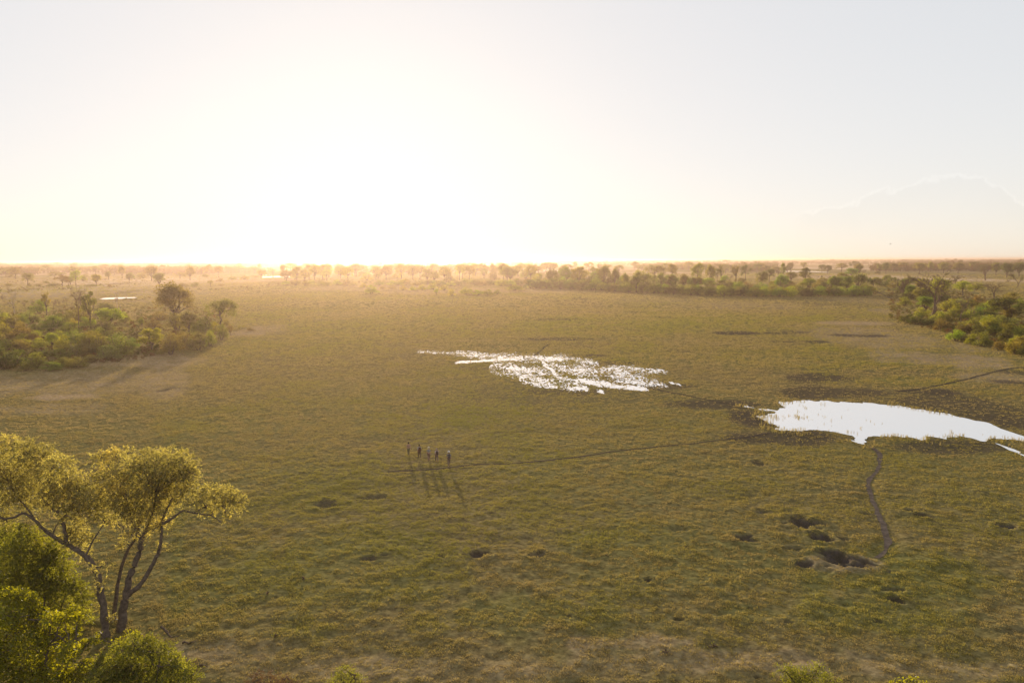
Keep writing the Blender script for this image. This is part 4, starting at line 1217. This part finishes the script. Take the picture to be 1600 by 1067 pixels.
near_plant('feathery_bush', 'soft olive gold bush behind the bright leafy bush at the left edge', 'bush', bC, DC, [
    ([(60, 1010), (40, 930), (20, 860)], .09, .03), ([(64, 1010), (70, 930), (78, 870)], .09, .03), ([(68, 1010), (95, 950), (112, 905)], .08, .02)],
    [(8, 832, 20), (32, 838, 18), (52, 842, 14), (72, 856, 15), (88, 868, 14), (-8, 855, 26), (20, 862, 26), (48, 870, 24), (74, 882, 22), (98, 888, 18),
     (10, 890, 28), (42, 900, 26), (72, 908, 24), (100, 912, 20), (118, 918, 15), (130, 934, 12), (90, 935, 20), (120, 950, 16), (60, 935, 24), (20, 925, 26), (100, 960, 18), (130, 968, 14), (-15, 900, 26)],
    ('spray', M_LEAF_SHRUB, 230, .18, .28), 3, .8, None, 'stems')
bD = gp(40, 1110); DD = depth_at(bD[0], bD[1]) + .5
near_plant('broadleaf_bush', 'bright yellow green bush with broad leaves in the bottom left corner', 'bush', bD, DD, [
    ([(40, 1120), (30, 1030), (20, 960)], .10, .03), ([(44, 1120), (70, 1040), (80, 975)], .10, .03), ([(48, 1120), (100, 1060), (118, 1000)], .08, .02)],
    [(2, 930, 18), (26, 932, 20), (46, 940, 20), (60, 958, 16), (78, 966, 16), (98, 966, 14), (114, 952, 12), (124, 964, 9), (10, 962, 26), (40, 972, 26),
     (70, 988, 24), (100, 990, 18), (118, 986, 12), (8, 1000, 30), (44, 1010, 30), (80, 1020, 27), (108, 1018, 20), (134, 1006, 12), (150, 1000, 9),
     (10, 1045, 32), (50, 1052, 32), (88, 1056, 28), (116, 1052, 20), (136, 1040, 14), (-20, 980, 28), (-20, 1030, 30), (30, 1090, 34), (85, 1092, 30)],
    ('leaf', M_LEAF_BROAD, 900, .16, .62), 4, .6, None, 'stems')
bE = gp(245, 1112); DE = depth_at(bE[0], bE[1]) + .3
near_plant('feathery_bush', 'low fine leaved green bush below the forked trunks', 'bush', bE, DE, [
    ([(225, 1110), (210, 1060), (200, 1020)], .06, .02), ([(235, 1110), (245, 1060), (250, 1020)], .06, .02), ([(240, 1110), (275, 1070), (290, 1045)], .05, .02)],
    [(190, 1016, 16), (210, 1008, 16), (232, 1010, 16), (252, 1020, 17), (270, 1034, 15), (286, 1044, 13), (300, 1056, 11), (180, 1040, 20), (206, 1040, 22),
     (236, 1042, 22), (262, 1054, 20), (160, 1062, 22), (195, 1070, 24), (230, 1074, 24), (265, 1080, 20), (295, 1078, 14), (160, 1035, 12), (150, 1080, 20)],
    ('spray', M_LEAF_SHRUB, 420, .13, .32), 5, .45, None, 'stems')
bF = gp(195, 1060); DF = depth_at(*gp(180, 1030)[:2])
near_plant('leafy_sapling', 'yellow green sprig of broad leaves at the foot of the forked tree', 'sapling', gp(182, 1030), DF, [
    ([(182, 1032), (186, 1015), (195, 1000)], .04, .01), ([(182, 1032), (205, 1008), (216, 994)], .03, .01)],
    [(188, 1000, 9), (200, 990, 9), (212, 988, 7), (220, 994, 5), (178, 1008, 9), (196, 1006, 9), (168, 1000, 8), (154, 990, 7)],
    ('leaf', M_LEAF_BROAD, 480, .13, .62), 6, .3, None, 'stems')
bG = gp(1262, 1084); 
near_plant('straggly_bush', 'straggly yellow and brown bush at the bottom edge, left of a bright bush', 'bush', bG, depth_at(*bG[:2]), [
    ([(1262, 1084), (1240, 1064), (1228, 1050)], .03, .01), ([(1262, 1084), (1268, 1060), (1280, 1044)], .03, .01), ([(1262, 1084), (1290, 1066), (1302, 1058)], .03, .01)],
    [(1226, 1047, 9), (1238, 1052, 10), (1250, 1058, 11), (1262, 1053, 10), (1280, 1040, 6), (1276, 1053, 10), (1292, 1062, 9), (1304, 1064, 6), (1240, 1074, 14), (1265, 1076, 14), (1290, 1078, 12)],
    ('spray', M_LEAF_SHRUB, 480, .10, .32), 7, .3, M_TWIG, 'stems')
bH = gp(1418, 1092)
near_plant('broadleaf_bush', 'small bright yellow green bush cut by the bottom edge on the right', 'bush', bH, depth_at(*bH[:2]), [
    ([(1418, 1092), (1405, 1076), (1400, 1068)], .03, .01), ([(1418, 1092), (1430, 1076), (1436, 1068)], .03, .01)],
    [(1396, 1070, 10), (1408, 1064, 9), (1420, 1062, 9), (1432, 1064, 9), (1444, 1070, 9), (1405, 1082, 13), (1425, 1080, 14), (1440, 1086, 12)],
    ('leaf', M_LEAF_BROAD, 620, .12, .62), 8, .25, None, 'stems')
bI = gp(540, 1078)
near_plant('straggly_bush', 'wispy yellow tuft of scrub at the bottom edge left of centre', 'bush', bI, depth_at(*bI[:2]), [
    ([(540, 1078), (535, 1064), (538, 1050)], .03, .01), ([(540, 1078), (550, 1062), (556, 1054)], .03, .01)],
    [(540, 1046, 6), (548, 1054, 8), (532, 1058, 9), (556, 1062, 8), (522, 1068, 9), (542, 1070, 11)],
    ('spray', M_LEAF_SHRUB, 480, .10, .32), 9, .3, M_TWIG, 'stems')
bJ = gp(425, 1088)
near_plant('straggly_bush', 'dull brown scrub clump at the bottom edge beside the lowest green bush', 'bush', bJ, depth_at(*bJ[:2]), [
    ([(425, 1088), (405, 1064), (400, 1052)], .03, .01), ([(425, 1088), (440, 1070), (448, 1056)], .03, .01)],
    [(404, 1054, 8), (418, 1058, 8), (440, 1062, 9), (395, 1066, 10), (455, 1068, 8), (425, 1076, 14), (400, 1082, 13), (450, 1082, 12)],
    ('spray', leaf_material('dull_leaves', (.13, .085, .05), .4, (1.5, 1.2, .6), use_obj=False), 330, .10, .3), 10, .35, M_TWIG, 'stems')
for k, (px, py, w, lab) in enumerate([(1115, 1009, 15, 'low yellow green plant on bare ground, right of its smaller neighbour'),
                                      (1040, 1017, 9, 'small low green plant on bare ground near bottom centre'),
                                      (430, 992, 9, 'small straw yellow tuft low on the field left of centre'),
                                      (474, 902, 4, 'single dark weed standing in the grass left of centre'),
                                      (418, 925, 4, 'tiny dark weed in the grass right of the forked tree')]):
    b = gp(px, py + 3); D = depth_at(*b[:2])
    near_plant('low_plant', lab, 'plant', b, D, [([(px, py + 3), (px, py - 2)], .015, .01)],
               [(px - w * .5, py, w * .3), (px, py - w * .18, w * .36), (px + w * .5, py, w * .3), (px + w * .1, py + 1, w * .4)],
               ('leaf', M_LEAF_SHRUB if k < 3 else M_BARK, 500, .09, .5), 20 + k, .15, M_TWIG, 'stems')

# fallen branches at the foot of the trees
def fallen(label, lines, rad, seed):
    r = np.random.default_rng(seed); V, F = [], []
    b = np.array(gp(*lines[0][0]))
    for pts in lines:
        P = np.array([gp(*p) for p in pts]) - b
        t = np.linspace(0, 1, len(P) * 3); s = np.linspace(0, 1, len(P))
        Q = np.stack([np.interp(t, s, P[:, k]) for k in range(3)], 1); Q[:, 2] = .08 + .22 * np.abs(np.sin(t * 3.3 + seed)); Q += r.normal(0, .03, Q.shape)
        tube(V, F, Q, np.linspace(rad, rad * .3, len(Q)), 6)
    o = add('fallen_branch', mesh_np('fallen_branch', V, F, [M_BARK], smooth_shade=True), loc=b)
    tag(o, label, 'branch')
fallen('dark crooked dead branch lying on the grass right of the forked tree', [[(252, 985), (259, 991), (268, 998), (280, 999)], [(259, 991), (266, 990)]], .09, 1)
fallen('short dead branch on bare ground above the bottom left bushes', [[(286, 1010), (294, 1006), (303, 1009), (309, 1006)]], .07, 2)
fallen('thin dead stick lying lower than the other fallen branches', [[(312, 1040), (318, 1046), (326, 1045)]], .05, 3)

# ================================================================== walkers
def eval_mesh(o):
    dg = bpy.context.evaluated_depsgraph_get()
    me = bpy.data.meshes.new_from_object(o.evaluated_get(dg)); return me
def skin(name, verts, edges, radii, mat, root=0, sub=1):
    me = bpy.data.meshes.new(name); me.from_pydata(verts, edges, [])
    o = bpy.data.objects.new(name, me); COL.objects.link(o)
    md = o.modifiers.new('skin', 'SKIN')
    for i, r in enumerate(radii):
        sv = me.skin_vertices[0].data[i]; sv.radius = (r, r) if not isinstance(r, tuple) else r; sv.use_root = (i == root)
    o.modifiers.new('sub', 'SUBSURF').levels = sub; o.modifiers['sub'].render_levels = sub
    bpy.context.view_layer.update()
    out = eval_mesh(o); bpy.data.objects.remove(o); bpy.data.meshes.remove(me)
    out.materials.clear(); out.materials.append(mat)
    out.polygons.foreach_set('use_smooth', np.ones(len(out.polygons), bool)); out.update()
    return out
M_SKIN = simple_mat('skin', (.42, .25, .17), .6, 20, .08)
def cloth(name, c): return simple_mat(name, c, .9, 14, .15)

def walker(label, px, py, face, stride, height, shirt, legs, hat, pack, hair, long_legs=True):
    s = height / 1.75
    root = add('person', None, loc=gp(px, py)); root.rotation_euler = (0, 0, face); root.scale = (s, s, s)
    tag(root, label, 'person', 'walkers crossing the field in file')
    J = {'pelvis': (0, 0, .96), 'belly': (0, .01, 1.12), 'chest': (0, .02, 1.32), 'collar': (0, 0, 1.45), 'neck': (0, .015, 1.52),
         'jaw': (0, .035, 1.59), 'head': (0, .02, 1.665), 'top': (0, .01, 1.72), 'nose': (0, .118, 1.645)}
    R = {'pelvis': .135, 'belly': .12, 'chest': .145, 'collar': .075, 'neck': .055, 'jaw': .068, 'head': .092, 'top': .06, 'nose': .013}
    E = [('pelvis', 'belly'), ('belly', 'chest'), ('chest', 'collar'), ('collar', 'neck'), ('neck', 'jaw'), ('jaw', 'head'), ('head', 'top'), ('head', 'nose')]
    for sd, nm in ((-1, 'l'), (1, 'r')):
        ph = stride * sd
        J['ear' + nm] = (sd * .098, .01, 1.655); R['ear' + nm] = .016; E.append(('head', 'ear' + nm))
        J['sh' + nm] = (sd * .175, 0, 1.41); R['sh' + nm] = .056
        J['el' + nm] = (sd * .235, -.03 - ph * .35, 1.14); R['el' + nm] = .041
        J['wr' + nm] = (sd * .245, .06 - ph * .75, .92); R['wr' + nm] = .027
        J['pa' + nm] = (sd * .245, .085 - ph * .82, .86); R['pa' + nm] = (.022, .036)
        E += [('chest', 'sh' + nm), ('sh' + nm, 'el' + nm), ('el' + nm, 'wr' + nm), ('wr' + nm, 'pa' + nm)]
        p = np.array(J['pa' + nm])
        for q, (dy, L) in enumerate(((-.030, .062), (-.010, .074), (.011, .070), (.031, .054))):
            J[f'f{q}{nm}'] = tuple(p + [0, dy, -.035]); J[f'g{q}{nm}'] = tuple(p + [-sd * .014, dy * 1.15 + .008, -.035 - L])
            R[f'f{q}{nm}'] = .0095; R[f'g{q}{nm}'] = .0075
            E += [('pa' + nm, f'f{q}{nm}'), (f'f{q}{nm}', f'g{q}{nm}')]
        J['t0' + nm] = tuple(p + [-sd * .012, .045, -.005]); J['t1' + nm] = tuple(p + [-sd * .02, .062, -.048]); R['t0' + nm] = .011; R['t1' + nm] = .008
        E += [('pa' + nm, 't0' + nm), ('t0' + nm, 't1' + nm)]
        J['hp' + nm] = (sd * .09, 0, .90); R['hp' + nm] = .092
        J['kn' + nm] = (sd * .10, .05 + ph * .45, .50); R['kn' + nm] = .057
        lift = .03 if ph < 0 else 0
        J['an' + nm] = (sd * .10, ph * .95 - .02, .085 + lift); R['an' + nm] = .037
        J['he' + nm] = (sd * .10, ph * .95 - .05, .035 + lift); R['he' + nm] = .036
        J['to' + nm] = (sd * .115, ph * .95 + .15, .03); R['to' + nm] = (.028, .042)
        E += [('pelvis', 'hp' + nm), ('hp' + nm, 'kn' + nm), ('kn' + nm, 'an' + nm), ('an' + nm, 'he' + nm), ('he' + nm, 'to' + nm)]
    def build(name, keys, mat, grow=1.0, plus=0.0, rootkey=None, sub=1, over={}):
        ks = list(keys); ix = {k: i for i, k in enumerate(ks)}
        ed = [(ix[a], ix[b]) for a, b in E if a in ix and b in ix]
        rr = []
        for k in ks:
            q = R[k] if isinstance(R[k], tuple) else (R[k], R[k])
            rr.append(tuple(v * grow + plus for v in q))
        me = skin(name, [over.get(k, J[k]) for k in ks], ed, rr, mat, ix[rootkey] if rootkey else 0, sub)
        return add(name, me, root)
    build('body', J.keys(), M_SKIN, rootkey='pelvis')
    build('shirt', ['chest', 'pelvis', 'belly', 'collar', 'shl', 'shr', 'ell', 'elr'], cloth('shirt_cloth', shirt), 1.08, .012, 'chest')
    lk = ['pelvis', 'hpl', 'hpr', 'knl', 'knr'] + (['anl', 'anr'] if long_legs else [])
    build('trousers' if long_legs else 'shorts', lk, cloth('leg_cloth', legs), 1.06, .014, 'pelvis')
    for nm in 'lr': build('shoe', ['he' + nm, 'to' + nm, 'an' + nm], cloth('shoe_leather', (.09, .055, .035)), 1.05, .010, 'he' + nm)
    if hair is not None:
        V, F = [], []
        th = np.linspace(0, 2 * math.pi, 14, endpoint=False)
        rings = [(-.045, 1.56, .075), (-.04, 1.62, .100), (-.025, 1.68, .110), (-.005, 1.74, .092), (0, 1.775, .05), (0, 1.79, .004)]
        for cy, z, rad in rings:
            for t in th: V.append((rad * math.cos(t), cy + .02 + rad * math.sin(t) * (1.05 if z > 1.7 else .85) , z))
        for i in range(len(rings) - 1):
            for k in range(14): F.append([i * 14 + k, i * 14 + (k + 1) % 14, (i + 1) * 14 + (k + 1) % 14, (i + 1) * 14 + k])
        add('hair', mesh_np('hair', V, F, [cloth('hair', hair)], smooth_shade=True), root)
    if hat is not None:
        V, F = [], []
        th = np.linspace(0, 2 * math.pi, 18, endpoint=False)
        rings = [(.165, 1.685), (.16, 1.70), (.118, 1.715), (.112, 1.77), (.10, 1.81), (.06, 1.83), (.004, 1.832)]
        for rad, z in rings:
            for t in th: V.append((rad * math.cos(t), .01 + rad * 1.08 * math.sin(t), z))
        for i in range(len(rings) - 1):
            for k in range(18): F.append([i * 18 + k, i * 18 + (k + 1) % 18, (i + 1) * 18 + (k + 1) % 18, (i + 1) * 18 + k])
        add('hat', mesh_np('hat', V, F, [cloth('hat_cloth', hat)], smooth_shade=True), root)
    if pack is not None:
        import bmesh
        bm = bmesh.new(); bmesh.ops.create_cube(bm, size=1)
        for v in bm.verts:
            v.co.x *= .30 * (1 if v.co.z < 0 else .82); v.co.y *= .17; v.co.z *= .46
        bmesh.ops.bevel(bm, geom=bm.edges[:], offset=.05, segments=3, affect='EDGES')
        for v in bm.verts: v.co.y -= .235; v.co.z += 1.24
        me = bpy.data.meshes.new('backpack'); bm.to_mesh(me); bm.free(); me.materials.append(cloth('pack_cloth', pack))
        b = add('backpack', me, root)
        V, F = [], []
        for sd in (-1, 1):
            tube(V, F, [(sd * .10, -.17, 1.42), (sd * .11, -.06, 1.50), (sd * .11, .10, 1.46), (sd * .12, .185, 1.30), (sd * .13, .12, 1.12), (sd * .12, -.14, 1.06)], [.02] * 6, 6)
        add('strap', mesh_np('strap', V, F, [me.materials[0]], smooth_shade=True), b)
    for sd in (-1, 1):
        V, F = [], []; tube(V, F, [(sd * .034, .098, 1.67), (sd * .034, .112, 1.67)], [.011, .007], 6)
        add('eye', mesh_np('eye', V, F, [cloth('eye', (.02, .015, .012))]), root)

walker('leftmost walker, smallest in view, in a pinkish khaki shirt with dark hair', 638.5, 711.5, .35, .26, 1.74, (.30, .19, .15), (.12, .11, .06), None, None, (.02, .015, .012))
walker('second walker from the left, in a dark brown jacket with pale sleeves and dark hair', 655.5, 716.0, .30, -.24, 1.78, (.42, .36, .33), (.10, .065, .045), None, (.075, .035, .025), (.03, .02, .015))
walker('middle walker of the five, slim, in grey clothes with a cream sun hat', 670, 719.0, .25, .22, 1.68, (.26, .24, .23), (.20, .12, .10), (.52, .47, .34), None, (.25, .17, .08))
walker('fourth walker from the left, in a pale pink shirt with a small dark pack', 682.5, 721.5, .30, -.25, 1.72, (.52, .40, .38), (.14, .09, .085), None, (.045, .035, .035), (.30, .22, .19))
walker('rightmost walker, nearest and tallest, with a white hat and large grey pack', 701.5, 728.0, .20, .30, 1.84, (.18, .165, .16), (.15, .11, .085), (.56, .53, .48), (.075, .07, .075), (.10, .07, .05))

# ================================================================== bird and cloud
def bird():
    D = 620.0; p = at_depth(1391, 381.5, D)
    root = add('soaring_bird', None, loc=tuple(p)); root.rotation_euler = (.15, -.25, .6)
    tag(root, 'tiny dark bird soaring above the horizon on the right', 'bird')
    V, F = [], []
    tube(V, F, [(0, -.42, .0), (0, -.3, .02), (0, 0, .0), (0, .28, .03), (0, .42, .05)], [.02, .10, .14, .08, .03], 8)
    add('body', mesh_np('bird_body', V, F, [M_BARK], smooth_shade=True), root)
    for sd in (-1, 1):
        top = [(sd * .08, .14, .04), (sd * .5, .20, .14), (sd * .95, .10, .20), (sd * 1.25, -.08, .24), (sd * .92, -.20, .18), (sd * .5, -.22, .12), (sd * .08, -.18, .04)]
        n = len(top); V = top + [(x, y, z - .03) for x, y, z in top]
        F = [list(range(n)), list(range(2 * n - 1, n - 1, -1))] + [[i, (i + 1) % n, (i + 1) % n + n, i + n] for i in range(n)]
        add('wing', mesh_np('bird_wing', V, F, [M_BARK]), root)
    V = [(-.05, -.35, 0), (.05, -.35, 0), (.14, -.68, .02), (-.14, -.68, .02)]; V += [(x, y, z - .02) for x, y, z in V]
    add('tail', mesh_np('bird_tail', V, [[0, 1, 2, 3], [7, 6, 5, 4], [0, 4, 5, 1], [1, 5, 6, 2], [2, 6, 7, 3], [3, 7, 4, 0]], [M_BARK]), root)
bird()
